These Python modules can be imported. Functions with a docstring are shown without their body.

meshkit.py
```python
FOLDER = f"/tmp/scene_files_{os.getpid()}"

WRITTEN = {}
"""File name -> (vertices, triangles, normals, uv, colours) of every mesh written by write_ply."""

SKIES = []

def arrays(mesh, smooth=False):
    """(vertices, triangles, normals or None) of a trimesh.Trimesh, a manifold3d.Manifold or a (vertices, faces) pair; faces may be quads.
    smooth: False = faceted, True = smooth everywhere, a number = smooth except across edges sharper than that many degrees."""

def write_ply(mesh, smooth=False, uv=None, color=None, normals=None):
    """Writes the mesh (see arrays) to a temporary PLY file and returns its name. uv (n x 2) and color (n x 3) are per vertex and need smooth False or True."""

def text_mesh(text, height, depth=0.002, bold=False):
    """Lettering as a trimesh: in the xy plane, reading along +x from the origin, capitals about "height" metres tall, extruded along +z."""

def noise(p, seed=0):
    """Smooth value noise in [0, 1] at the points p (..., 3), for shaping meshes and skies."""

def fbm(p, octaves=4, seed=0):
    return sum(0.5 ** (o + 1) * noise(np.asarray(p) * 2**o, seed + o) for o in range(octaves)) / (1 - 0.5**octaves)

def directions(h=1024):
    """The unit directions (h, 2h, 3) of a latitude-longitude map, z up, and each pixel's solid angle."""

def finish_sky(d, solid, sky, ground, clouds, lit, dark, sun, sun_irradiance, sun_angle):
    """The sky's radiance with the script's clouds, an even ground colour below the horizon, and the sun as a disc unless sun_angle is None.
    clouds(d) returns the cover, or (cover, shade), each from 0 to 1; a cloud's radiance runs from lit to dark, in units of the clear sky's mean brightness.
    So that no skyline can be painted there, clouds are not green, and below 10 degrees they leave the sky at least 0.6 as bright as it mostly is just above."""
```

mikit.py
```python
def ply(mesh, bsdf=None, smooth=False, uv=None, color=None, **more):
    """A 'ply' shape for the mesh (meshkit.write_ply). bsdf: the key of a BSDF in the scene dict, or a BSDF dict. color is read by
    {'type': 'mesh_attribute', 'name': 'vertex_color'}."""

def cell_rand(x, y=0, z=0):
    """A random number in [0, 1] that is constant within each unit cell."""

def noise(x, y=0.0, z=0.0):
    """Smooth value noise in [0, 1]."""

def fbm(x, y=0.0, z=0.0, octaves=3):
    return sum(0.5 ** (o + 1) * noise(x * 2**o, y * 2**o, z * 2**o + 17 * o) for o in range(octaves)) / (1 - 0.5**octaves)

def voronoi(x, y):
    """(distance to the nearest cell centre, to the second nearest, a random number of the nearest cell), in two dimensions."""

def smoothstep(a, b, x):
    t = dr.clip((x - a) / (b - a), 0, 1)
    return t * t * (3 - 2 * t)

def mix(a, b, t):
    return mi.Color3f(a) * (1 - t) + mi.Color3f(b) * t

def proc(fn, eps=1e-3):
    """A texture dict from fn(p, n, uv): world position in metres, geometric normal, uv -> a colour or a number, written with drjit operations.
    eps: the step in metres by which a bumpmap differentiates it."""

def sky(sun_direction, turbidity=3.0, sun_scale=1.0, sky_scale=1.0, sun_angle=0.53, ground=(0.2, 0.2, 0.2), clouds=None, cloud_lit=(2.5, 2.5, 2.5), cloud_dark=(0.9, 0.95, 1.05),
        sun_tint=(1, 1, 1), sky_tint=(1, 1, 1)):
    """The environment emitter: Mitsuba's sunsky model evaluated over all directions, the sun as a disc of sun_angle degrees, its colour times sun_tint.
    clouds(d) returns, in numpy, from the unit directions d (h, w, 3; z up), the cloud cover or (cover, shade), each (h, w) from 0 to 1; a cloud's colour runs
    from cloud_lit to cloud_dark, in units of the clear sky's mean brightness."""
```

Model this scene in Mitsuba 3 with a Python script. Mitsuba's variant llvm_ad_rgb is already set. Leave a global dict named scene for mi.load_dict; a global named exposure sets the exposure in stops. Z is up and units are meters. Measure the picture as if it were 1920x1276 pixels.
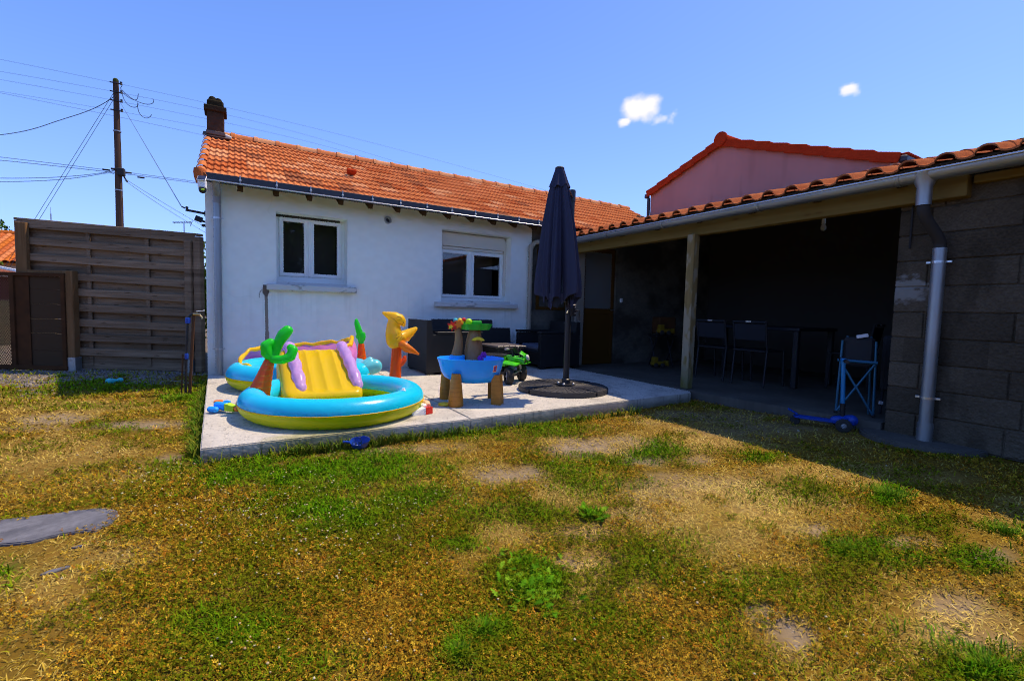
import math, random
import numpy as np
import trimesh, manifold3d
import mitsuba as mi, drjit as dr
import mikit, meshkit
from shapely.geometry import Polygon, box as sbox, LineString, Point
from mikit import noise, fbm, voronoi, cell_rand, smoothstep, mix

RNG = np.random.default_rng(7)
random.seed(7)
scene, labels = {'type': 'scene'}, {}
exposure = 1.68

# ------------------------------------------------------------------ camera, sky
# x runs along the house front (to the right), y away from the viewer, z up. Metres.
F_ = np.array([0.50781199, 0.8590821, -0.0640697]); U_ = np.array([0.01073235, 0.06805803, 0.99762364])
EYE = np.array([0, 0, 0.95])
scene['camera'] = {'type': 'perspective', 'fov': 95.63, 'fov_axis': 'x', 'near_clip': 0.02, 'far_clip': 2000.0,
                   'to_world': mi.ScalarTransform4f().look_at(origin=EYE.tolist(), target=(EYE + F_).tolist(), up=U_.tolist())}

def clouds(d):
    """two small fair-weather clouds over the neighbour's roof"""
    cover = np.zeros(d.shape[:2])
    shade = np.zeros(d.shape[:2])
    n = meshkit.fbm(d * 48, 6, 3)
    for (cx, cy, cz), (a, b, s), op in CLOUDS:
        c = np.array([cx, cy, cz]); c /= np.linalg.norm(c)
        r = np.cross(c, [0, 0, 1]); r /= np.linalg.norm(r); u = np.cross(r, c)
        x, y = d @ r, d @ u
        front = d @ c > .9
        q = (x / a) ** 2 + (y / b) ** 2
        v = np.clip((1.25 - np.sqrt(q) + (n - .5) * 2.3 * s) / .85, 0, 1) * (q < 8)
        v = v * v * (3 - 2 * v) * front * op
        cover = np.maximum(cover, v)
        shade = np.maximum(shade, np.clip(.35 - y / b * .5, 0, 1) * v)
    return cover, shade
CLOUDS = [((0.6546, 0.6525, 0.3817), (0.035, 0.021, .5), .97), ((0.639, 0.6785, 0.3635), (0.011, 0.007, .7), .85), ((0.688, 0.628, 0.366), (0.016, 0.009, 1.5), .55),
          ((0.8447, 0.3909, 0.3657), (0.013, 0.009, 1.25), .8)]
scene['sky'] = mikit.sky((0.505, -0.03, 1.0), turbidity=2.5, sky_scale=1.8, clouds=clouds, cloud_lit=(2.3, 2.1, 2.0), cloud_dark=(1.7, 1.7, 1.75),
                         sky_tint=(0.86, 0.95, 1.36), sun_tint=(1.06, 1.0, 0.9), ground=(0.12, 0.1, 0.05))

# ------------------------------------------------------------------ materials
def mat(key, color, rough=.6, metal=0., **kw):
    c = color if isinstance(color, dict) else {'type': 'rgb', 'value': list(color)}
    scene[key] = {'type': 'twosided', 'bsdf': {'type': 'principled', 'base_color': c, 'roughness': rough, 'metallic': metal, **kw}}
    return key
def matte(key, color):
    c = color if isinstance(color, dict) else {'type': 'rgb', 'value': list(color)}
    scene[key] = {'type': 'twosided', 'bsdf': {'type': 'diffuse', 'reflectance': c}}
    return key
def bumpy(key, color, fn, scale, eps=2e-3):
    c = color if isinstance(color, dict) else {'type': 'rgb', 'value': list(color)}
    scene[key] = {'type': 'twosided', 'bsdf': {'type': 'bumpmap', 'scale': scale, 'arbitrary': mikit.proc(fn, eps), 'bsdf': {'type': 'diffuse', 'reflectance': c}}}
    return key
VC = {'type': 'mesh_attribute', 'name': 'vertex_color'}

def f_wall(p, n, uv):
    a = fbm(p.x * 1.1, p.y * 1.1, p.z * 1.1)
    b = fbm(p.x * 14, p.y * 14, p.z * 14)
    c = mix((.83, .86, .81), (.87, .89, .84), a) * (.95 + .1 * b)
    st = smoothstep(.52, .72, fbm(p.x * 19, p.y * 3, p.z * 1.1, 3)) * smoothstep(1.25, 1.05, p.z) * smoothstep(.35, .8, p.z)
    c = c * (1 - .05 * st)
    for x0, x1, z0 in ((.30, 1.37, 1.12), (2.48, 3.90, .95)):       # rain streaks below the two sills
        w_ = smoothstep(x0, x0 + .1, p.x) * smoothstep(x1, x1 - .1, p.x) * smoothstep(z0 - .55, z0, p.z) * (p.z < z0)
        c = c * (1 - .12 * w_ * smoothstep(.5, .75, fbm(p.x * 23, p.z * .8, x0, 3)))
    hair = smoothstep(.006, .0, dr.abs(fbm(p.x * .9 + 3, p.z * 1.2, 7.7, 4) - .53)) * smoothstep(.5, .6, fbm(p.x * .5, p.z * .5, 2.))
    c = c * (1 - .06 * hair)
    low = smoothstep(.42, .1, p.z + .3 * (fbm(p.x * 9, p.y * 9, p.z * 5) - .5))
    return mix(c, (.34, .32, .27), .45 * low)
bumpy('white_render', mikit.proc(f_wall), lambda p, n, uv: fbm(p.x * 26, p.y * 26, p.z * 26, 3), .003)
def f_conc(p, n, uv):
    a = fbm(p.x * 2.2, p.y * 2.2, 1.7, 4)
    b = fbm(p.x * 45, p.y * 45, p.z * 45, 2)
    c = mix((.44, .42, .365), (.58, .56, .50), a) * (.88 + .24 * b)
    d2 = dr.square((p.x - .53) / .42) + dr.square((p.y - 3.22) / .2)
    c = mix(c, (.30, .29, .12), .75 * smoothstep(1.2, .2, d2 + 1.2 * (fbm(p.x * 7, p.y * 7) - .5)))
    pat = smoothstep(.48, .7, fbm(p.x * 5 + 9, p.y * 5, 3.3, 4)); c = c * (1 - .18 * pat)
    spk = smoothstep(.66, .76, fbm(p.x * 60, p.y * 60, 5.1, 2)); c = c * (1 - .3 * spk)
    crack = smoothstep(.012, .0, dr.abs(fbm(p.x * 1.3 + 5, p.y * 1.3, 0, 4) - .5))
    c = c * (1 - .25 * crack)
    return mix(c, (.16, .15, .10), .8 * smoothstep(.085, .02, p.z + .05 * (fbm(p.x * 6, p.y * 6, p.z * 6) - .5)))
bumpy('concrete', mikit.proc(f_conc), lambda p, n, uv: fbm(p.x * 60, p.y * 60, p.z * 60, 2), .003)
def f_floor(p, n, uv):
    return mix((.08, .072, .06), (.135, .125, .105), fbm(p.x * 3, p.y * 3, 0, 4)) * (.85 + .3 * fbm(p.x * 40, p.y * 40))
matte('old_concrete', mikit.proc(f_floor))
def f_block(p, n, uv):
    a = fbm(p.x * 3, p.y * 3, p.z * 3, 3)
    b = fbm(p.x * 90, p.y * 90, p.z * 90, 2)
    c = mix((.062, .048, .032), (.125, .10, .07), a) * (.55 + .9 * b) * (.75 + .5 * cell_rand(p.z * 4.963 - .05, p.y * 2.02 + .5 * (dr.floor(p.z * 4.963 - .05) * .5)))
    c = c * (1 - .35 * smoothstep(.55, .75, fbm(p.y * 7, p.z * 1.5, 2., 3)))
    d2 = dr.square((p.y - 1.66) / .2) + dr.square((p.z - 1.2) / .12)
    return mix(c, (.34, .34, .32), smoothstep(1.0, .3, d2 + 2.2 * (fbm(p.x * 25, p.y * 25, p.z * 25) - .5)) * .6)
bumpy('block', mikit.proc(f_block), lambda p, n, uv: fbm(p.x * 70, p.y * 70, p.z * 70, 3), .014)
def f_tile(p, n, uv):
    k = fbm(p.x * 3.2, p.y * 3.2, p.z * 3.2, 3)
    s = fbm(p.x * 40, p.y * 40, p.z * 40, 2)
    c = mix((.50, .15, .045), (.62, .225, .085), k) * (.75 + .5 * s)
    return mix(c, (.16, .10, .06), .55 * smoothstep(.62, .75, s))
matte('tile_a', mikit.proc(f_tile))
matte('tile_e', (.33, .115, .05)); matte('tile_b', (.57, .20, .075)); matte('tile_c', (.46, .125, .04)); matte('tile_d', (.63, .29, .13))
def f_fence(p, n, uv):
    s = p.x * .866 - p.y * .5
    g = fbm(s * 2.2, p.z * 55, p.y * 3, 3)
    k = fbm(s * 1.3, p.z * 4, 0)
    t = cell_rand(p.z * 10.1, dr.floor(s * .3) + 5)
    kn = smoothstep(.09, .02, voronoi(s * 1.6, p.z * 9)[0])
    return mix(mix((.12, .078, .045), (.34, .24, .155), g), (.05, .03, .016), kn * .7) * (.55 + .5 * k + .4 * t)
matte('fence_wood', mikit.proc(f_fence)); matte('gate_board', (.075, .048, .028)); matte('fence_brown', mikit.proc(lambda p, n, uv: mix((.13, .065, .026), (.27, .155, .07), fbm(p.z * 2.3, (p.x * .866 - p.y * .5) * 70, p.x * 9, 3)))); matte('fence_pale', (.30, .20, .12))
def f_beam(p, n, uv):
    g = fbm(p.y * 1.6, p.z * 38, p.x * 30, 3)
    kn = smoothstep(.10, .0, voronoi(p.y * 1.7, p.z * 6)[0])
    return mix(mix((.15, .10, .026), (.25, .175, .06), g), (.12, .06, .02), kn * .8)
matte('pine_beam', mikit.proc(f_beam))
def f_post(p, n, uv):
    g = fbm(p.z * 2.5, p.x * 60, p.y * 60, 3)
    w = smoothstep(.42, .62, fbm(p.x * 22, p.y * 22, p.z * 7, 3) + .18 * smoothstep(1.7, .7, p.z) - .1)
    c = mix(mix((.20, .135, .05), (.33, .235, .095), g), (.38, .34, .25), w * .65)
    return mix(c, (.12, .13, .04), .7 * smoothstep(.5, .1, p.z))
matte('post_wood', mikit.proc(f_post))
def f_slate(p, n, uv):
    return mix((.085, .09, .108), (.175, .182, .205), fbm(p.x * 5, p.y * 22 - p.x * 8, 0, 4)) * (.8 + .4 * fbm(p.x * 60, p.y * 60))
bumpy('slate', mikit.proc(f_slate), lambda p, n, uv: fbm(p.x * 12, p.y * 50 - p.x * 20, 0, 3), .006)
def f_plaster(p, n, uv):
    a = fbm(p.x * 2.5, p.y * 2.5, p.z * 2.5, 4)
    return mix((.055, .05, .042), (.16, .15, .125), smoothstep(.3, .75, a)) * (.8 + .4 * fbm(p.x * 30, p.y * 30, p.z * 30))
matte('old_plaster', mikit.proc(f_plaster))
def f_pink(p, n, uv):
    a = fbm(p.x * .8, p.y * 1.4, p.z * 1.4, 4); st = fbm(p.y * 9, p.z * .7, 0, 3)
    c = mix((.40, .20, .175), (.50, .27, .24), a) * (.94 + .12 * st)
    return c * (1 - .12 * smoothstep(.6, .8, fbm(p.y * 5 + 3, p.z * .8, 0)))
matte('pink_render', mikit.proc(f_pink))
def f_red(p, n, uv):
    a = fbm(p.x * 6, p.y * 6, p.z * 6)
    return mix((.33, .03, .010), (.44, .055, .016), a) * (.8 + .4 * fbm(p.x * 45, p.y * 45, p.z * 45))
matte('red_tile', mikit.proc(f_red))
def f_canal(p, n, uv):
    return mix((.30, .085, .032), (.46, .17, .07), fbm(p.x * 5, p.y * 5, p.z * 5)) * (.8 + .4 * fbm(p.x * 50, p.y * 50, p.z * 50))
matte('canal_tile', mikit.proc(f_canal))
def f_zinc(p, n, uv):
    a = fbm(p.x * 3, p.y * 3, p.z * 2.2, 3)
    return mix((.26, .29, .31), (.44, .47, .48), a)
mat('zinc', mikit.proc(f_zinc), .48, .85)
mat('zinc_bright', (.55, .57, .60), .3, .9)
mat('dark_zinc', (.022, .024, .034), .5)
def f_chim(p, n, uv):
    a = fbm(p.x * 9, p.y * 9, p.z * 9, 3)
    return mix(mix((.05, .028, .018), (.11, .06, .04), a), (.025, .024, .014), smoothstep(3.5, 3.75, p.z + .2 * (a - .5)) * .9)
bumpy('chimney_brick', mikit.proc(f_chim), lambda p, n, uv: fbm(p.x * 25, p.y * 25, p.z * 25, 3), .02)
def f_rust(p, n, uv):
    return mix((.04, .024, .015), (.12, .052, .022), fbm(p.x * 9, p.y * 9, p.z * 9, 3))
matte('rusty_iron', mikit.proc(f_rust))
def f_pole(p, n, uv):
    return mix((.055, .035, .026), (.13, .085, .06), fbm(p.x * 30, p.y * 30, p.z * 1.2, 3))
matte('pole_wood', mikit.proc(f_pole))

mat('white_pvc', (.78, .80, .78), .3)
mat('cream_paint', (.66, .62, .52), .5); mat('beige_pipe', (.34, .29, .22), .5)
scene['glass'] = {'type': 'thindielectric', 'int_ior': 1.5}
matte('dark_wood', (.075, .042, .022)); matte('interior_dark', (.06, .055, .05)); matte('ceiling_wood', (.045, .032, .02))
mat('black_plastic', (.012, .012, .013), .45); mat('black_matte', (.016, .016, .018), .8)
mat('anthracite', (.0065, .007, .0085), .6); matte('cushion_grey', (.10, .115, .16))
mat('white_plastic', (.78, .79, .80), .35); mat('grey_plastic', (.25, .26, .27), .5); mat('panel_blue', (.02, .025, .05), .2)
matte('cement_fill', (.27, .235, .19)); matte('cement_dark', (.16, .13, .11))
def vinyl(key, c, rough=.22): return mat(key, c, rough, specular=.55, clearcoat=.25, clearcoat_gloss=.85)
def film(key, c, rough=.25, dt=.9):
    """thin inflated plastic film that lets light through"""
    col = {'type': 'rgb', 'value': list(c)}
    scene[key] = {'type': 'blendbsdf', 'weight': .42, 'a': {'type': 'twosided', 'bsdf': {'type': 'principled', 'base_color': col, 'roughness': rough, 'specular': .4, 'clearcoat': .3, 'clearcoat_gloss': .9}},
                  'b': {'type': 'principledthin', 'base_color': col, 'roughness': .6, 'diff_trans': 2.0}}
    return key
vinyl('vinyl_blue', (.004, .48, .72)); film('vinyl_lime', (.86, .84, .008)); film('vinyl_yellow', (.93, .62, .006)); film('vinyl_purple', (.66, .44, .90))
film('vinyl_green', (.03, .74, .04)); film('vinyl_orange', (.80, .25, .008)); film('vinyl_pink', (.92, .26, .62)); vinyl('vinyl_teal', (.10, .52, .62))
film('vinyl_sunny', (.95, .64, .02)); vinyl('vinyl_floor', (.16, .56, .06)); film('vinyl_trunk', (.95, .15, .012)); film('vinyl_red', (.88, .14, .015))
film('vinyl_amber', (.80, .34, .012)); matte('print_line', (.62, .33, .05)); matte('print_dark', (.10, .055, .02)); matte('print_brown', (.42, .15, .015))
def toy(key, c, r=.35): return mat(key, c, r, specular=.45)
toy('toy_blue', (.015, .34, .95)); toy('toy_sky', (.02, .46, .95)); toy('toy_green', (.03, .42, .03)); toy('toy_lime', (.42, .70, .012)); toy('toy_red', (.68, .022, .010))
toy('toy_orange', (.80, .20, .015)); toy('toy_yellow', (.78, .60, .03)); toy('toy_purple', (.26, .03, .42)); toy('toy_navy', (.012, .06, .38)); toy('toy_teal', (.05, .50, .55))
def f_tan(p, n, uv):
    b = smoothstep(.42, .5, dr.abs(p.z * 26 - dr.floor(p.z * 26) - .5))
    return mix((.40, .15, .012), (.48, .195, .02), fbm(p.x * 20, p.y * 20, p.z * 60)) * (1 - .3 * b)
mat('toy_tan', mikit.proc(f_tan), .5); mat('toy_taupe', (.32, .16, .06), .5)
matte('umbrella_cloth', (.046, .048, .082)); mat('umbrella_metal', (.022, .023, .026), .4, .2)
def f_weight(p, n, uv): return mix((.02, .02, .022), (.045, .045, .048), fbm(p.x * 25, p.y * 25, p.z * 25))
mat('weight_plastic', mikit.proc(f_weight), .55)
mat('tyre', (.022, .022, .02), .75); mat('brass', (.55, .42, .2), .3, 1.0); mat('chair_blue', (.02, .12, .20), .4, .3)
matte('chair_fabric', (.032, .035, .043)); matte('door_brown', (.10, .045, .010)); matte('paper_white', (.7, .7, .7)); mat('scooter_blue', (.004, .05, .34), .4)
matte('beige_wall', (.42, .29, .12)); matte('pale_wall', (.52, .44, .38)); matte('far_tile', (.52, .15, .03)); matte('bark', (.09, .065, .04))
matte('leaf_vc', VC); matte('flower_vc', VC)
mat('dark_metal', (.018, .020, .026), .5, .3); mat('bulb_white', (.5, .5, .45), .3)
# ------------------------------------------------------------------ helpers
T4 = mi.ScalarTransform4f
cat = lambda L: trimesh.util.concatenate(L)
def numbered(k):
    if k not in scene and k not in labels: return k
    i = 1
    while f'{k}_{i:03d}' in scene or f'{k}_{i:03d}' in labels: i += 1
    return f'{k}_{i:03d}'
_count = {}
def free(k):
    i = _count.get(k, -1) + 1
    _count[k] = i
    return k if i == 0 else f'{k}_{i:03d}'
def thing(name, label, category, group=None):
    k = free(name)
    labels[k] = {'label': label, 'category': category}
    if group: labels[k]['group'] = group
    return k
def obj(parent, name, mesh, m, smooth=False, label=None, **kw):
    k = free(f'{parent}__{name}')
    scene[k] = mikit.ply(mesh, m, smooth, **kw)
    if label: labels[k] = {'label': label}
    return k
def single(name, mesh, m, label, category, smooth=False, group=None, **kw):
    k = thing(name, label, category, group)
    scene[k] = mikit.ply(mesh, m, smooth, **kw)
    return k
def struct(name, mesh, m, label=None, smooth=False, kind='structure', **kw):
    k = free(name)
    scene[k] = mikit.ply(mesh, m, smooth, **kw)
    labels[k] = {'kind': kind}
    if label: labels[k]['label'] = label
    return k
def reuse(parent, name, d, M, m=None):
    k = free(f'{parent}__{name}')
    scene[k] = {**d, 'to_world': T4(np.asarray(M, float).tolist())}
    if m: scene[k]['bsdf'] = {'type': 'ref', 'id': m}
    return k
def M4(R=np.eye(3), t=(0, 0, 0)):
    m = np.eye(4); m[:3, :3] = R; m[:3, 3] = t
    return m
def rz(deg):
    a = math.radians(deg); c, s = math.cos(a), math.sin(a)
    return np.array([[c, -s, 0], [s, c, 0], [0, 0, 1.]])
def rx(deg):
    a = math.radians(deg); c, s = math.cos(a), math.sin(a)
    return np.array([[1., 0, 0], [0, c, -s], [0, s, c]])
def ry(deg):
    a = math.radians(deg); c, s = math.cos(a), math.sin(a)
    return np.array([[c, 0, s], [0, 1., 0], [-s, 0, c]])
def place(mesh, M): 
    m = mesh.copy(); m.apply_transform(M); return m
_rb = {}
def rbox(s, b=.004, c=(0, 0, 0), R=None):
    """box with chamfered edges, size s, centred at c"""
    key = (*np.round(s, 5), round(b, 5))
    if key not in _rb:
        h = np.array(s) / 2; b = min(b, .45 * h.min() * 2)
        P = []
        for sg in np.array(np.meshgrid([-1, 1], [-1, 1], [-1, 1])).reshape(3, -1).T:
            for k in range(3):
                q = h - b; q[k] = h[k]; P.append(sg * q)
        _rb[key] = trimesh.convex.convex_hull(np.array(P))
    m = _rb[key].copy()
    m.apply_transform(M4(np.eye(3) if R is None else R, c))
    return m
def span(x0, x1, y0, y1, z0, z1, b=.004):
    return rbox((x1 - x0, y1 - y0, z1 - z0), b, ((x0 + x1) / 2, (y0 + y1) / 2, (z0 + z1) / 2))
def tube(P, r, n=10, caps=True):
    P = np.asarray(P, float); k = len(P)
    r = np.broadcast_to(np.asarray(r, float), (k,))
    t = np.gradient(P, axis=0); t /= np.linalg.norm(t, axis=1, keepdims=True)
    up = np.array([0, 0, 1.]) if abs(t[0, 2]) < .9 else np.array([1., 0, 0])
    a = np.cross(t[0], up); a /= np.linalg.norm(a)
    V = []
    for i in range(k):
        a = a - t[i] * (a @ t[i]); a /= np.linalg.norm(a); b = np.cross(t[i], a)
        th = np.arange(n) / n * 2 * np.pi
        V.append(P[i] + r[i] * (np.cos(th)[:, None] * a + np.sin(th)[:, None] * b))
    V = np.vstack(V); F = []
    for i in range(k - 1):
        for j in range(n):
            p, q = i * n + j, i * n + (j + 1) % n
            F += [[p, q, q + n], [p, q + n, p + n]]
    if caps:
        V = np.vstack([V, P[0], P[-1]]); c0, c1 = k * n, k * n + 1
        for j in range(n):
            F += [[c0, (j + 1) % n, j], [c1, (k - 1) * n + j, (k - 1) * n + (j + 1) % n]]
    return trimesh.Trimesh(V, np.array(F), process=False)
def rod(a, b, r, n=8): return tube([a, b], r, n)
def smoothpath(P, n=24):
    P = np.asarray(P, float); s = np.linspace(0, len(P) - 1, n)
    from scipy.interpolate import CubicSpline
    return CubicSpline(np.arange(len(P)), P)(s)
def lathe(prof, c=(0, 0, 0), n=32, mod=None, arc=2 * np.pi):
    """prof: (radius, z) pairs; mod(theta, k) scales the radius"""
    prof = np.asarray(prof, float); k = len(prof); full = abs(arc - 2 * np.pi) < 1e-6
    th = np.linspace(0, arc, n + (0 if full else 1), endpoint=not full); m = len(th)
    V = []
    for i, (r, z) in enumerate(prof):
        rr = r * (mod(th, i) if mod else 1.)
        V.append(np.stack([rr * np.cos(th), rr * np.sin(th), np.full(m, z)], 1))
    V = np.vstack(V) + np.asarray(c); F = []
    for i in range(k - 1):
        for j in range(n):
            p, q = i * m + j, i * m + (j + 1) % m
            F += [[p, q, q + m], [p, q + m, p + m]]
    return trimesh.Trimesh(V, np.array(F), process=False)
def beam(a, b, h, t, bev=.004, up=(0, 0, 1)):
    """a straight bar from a to b, h high (along up), t thick"""
    a, b = np.asarray(a, float), np.asarray(b, float); d = b - a; L = np.linalg.norm(d); d /= L
    s = np.cross(up, d); s /= np.linalg.norm(s); u = np.cross(d, s)
    return rbox((L, t, h), bev, (a + b) / 2, np.stack([d, s, u], 1))
def prism(poly, depth, M=np.eye(4)):
    """shapely polygon extruded by depth along local z, then M"""
    m = trimesh.creation.extrude_polygon(poly, depth, engine='earcut'); m.apply_transform(M); return m
XZ = lambda y: M4(np.array([[1., 0, 0], [0, 0, -1], [0, 1, 0]]), (0, y, 0))      # (a, b) -> x, z ; extruded towards -y from y
YZ = lambda x: M4(np.array([[0., 0, 1], [1, 0, 0], [0, 1, 0]]), (x, 0, 0))       # (a, b) -> y, z ; extruded towards +x from x
MF = manifold3d.Manifold
_ico = trimesh.creation.icosphere(2).vertices
def blob(chains, l=.02, it=10, M=np.eye(4), squash=None):
    """one smooth body: hulls of neighbouring spheres (x, y, z, r) of each chain, joined and smoothed"""
    L = []
    for ch in chains:
        ch = np.asarray(ch, float)
        pairs = list(zip(ch[:-1], ch[1:])) if len(ch) > 1 else [(ch[0], ch[0])]
        for a, b in pairs: L.append(MF.hull_points(np.vstack([_ico * a[3] + a[:3], _ico * b[3] + b[:3]])))
    m = MF.batch_boolean(L, manifold3d.OpType.Add).refine_to_length(l).to_mesh()
    t = trimesh.Trimesh(m.vert_properties[:, :3], m.tri_verts, process=True)
    trimesh.smoothing.filter_taubin(t, iterations=it)
    if squash is not None: t.vertices = t.vertices * np.asarray(squash)
    t.apply_transform(M); return t
def quads(V, nu, nv, closed_u=False):
    F = []
    for i in range(nv - 1):
        for j in range(nu if closed_u else nu - 1):
            p, q = i * nu + j, i * nu + (j + 1) % nu
            F += [[p, q, q + nu], [p, q + nu, p + nu]]
    return trimesh.Trimesh(np.asarray(V, float).reshape(-1, 3), np.array(F), process=False)

# ------------------------------------------------------------------ ground
def ground_z(x, y):
    p = np.stack([x * 1.3, y * 1.3, np.zeros_like(x)], -1)
    return (meshkit.fbm(p, 3, 5) - .5) * .035
GREEN = [[0.283,2.794,0.494,-0.246,-0.037,-0.365,1.0],[0.673,2.699,0.44,-0.218,-0.082,-0.331,1.0],[0.074,2.807,0.224,-0.112,-0.01,-0.353,0.7],[0.401,2.19,0.237,-0.122,-0.038,-0.206,0.9],[1.529,3.401,0.585,-0.27,-0.155,-0.349,0.75],[2.084,3.144,0.362,-0.167,-0.175,-0.268,0.6],[2.448,2.243,0.258,-0.125,-0.213,-0.199,0.8],[1.875,2.213,0.336,-0.165,-0.201,-0.243,0.55],[1.723,1.936,0.244,-0.122,-0.137,-0.158,0.5],[3.006,1.777,0.152,-0.074,-0.114,-0.069,0.8],[3.06,1.071,0.104,-0.053,-0.208,-0.077,1.0],[2.157,0.863,0.15,-0.079,-0.109,-0.047,0.8],[2.229,0.712,0.115,-0.061,-0.088,-0.031,0.6],[2.555,0.583,0.139,-0.074,-0.162,-0.041,0.8],[3.047,0.636,0.117,-0.061,-0.159,-0.037,0.5],[1.741,0.367,0.118,-0.065,-0.059,-0.014,1.0],[-0.313,5.118,0.126,-0.055,0.105,-1.787,0.8],[-0.512,5.786,0.232,-0.097,0.053,-0.613,0.7],[-1.328,6.763,0.543,-0.215,0.1,-0.517,0.75],[-1.813,6.488,0.353,-0.145,0.103,-0.374,0.5],[-0.032,1.526,0.174,-0.094,0.002,-0.131,0.75],[0.129,1.296,0.16,-0.088,-0.009,-0.092,0.5],[-0.694,2.205,0.054,-0.029,0.04,-0.132,0.9],[1.533,0.926,0.153,-0.082,-0.123,-0.079,0.4],[0.619,1.159,0.083,-0.045,-0.029,-0.057,0.8],[0.518,1.124,0.034,-0.018,-0.021,-0.048,0.9],[0.915,1.409,0.097,-0.052,-0.039,-0.062,0.9],[0.868,1.282,0.098,-0.052,-0.06,-0.092,0.9],[0.76,1.67,0.095,-0.05,-0.025,-0.055,0.7],[1.082,1.84,0.247,-0.127,-0.073,-0.126,0.55],[0.814,2.188,0.263,-0.134,-0.071,-0.193,0.7],[-0.726,4.442,0.272,-0.125,0.036,-0.23,0.4],[1.391,1.157,0.218,-0.116,-0.12,-0.105,0.35],[1.418,1.622,0.049,-0.026,-0.038,-0.044,1.0],[2.655,1.334,0.301,-0.152,-0.232,-0.122,0.35],[-1.234,5.518,0.477,-0.207,0.049,-0.225,0.35],[-0.103,4.154,0.106,-0.049,0.012,-0.556,0.9],[-0.288,3.174,0.156,-0.077,0.018,-0.207,0.5],[0.963,0.986,0.171,-0.093,-0.083,-0.089,0.35],[2.643,0.876,0.208,-0.108,-0.152,-0.054,0.4],[1.229,0.815,0.085,-0.046,-0.083,-0.059,0.35],[1.66,1.248,0.144,-0.075,-0.12,-0.094,0.3]]
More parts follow.
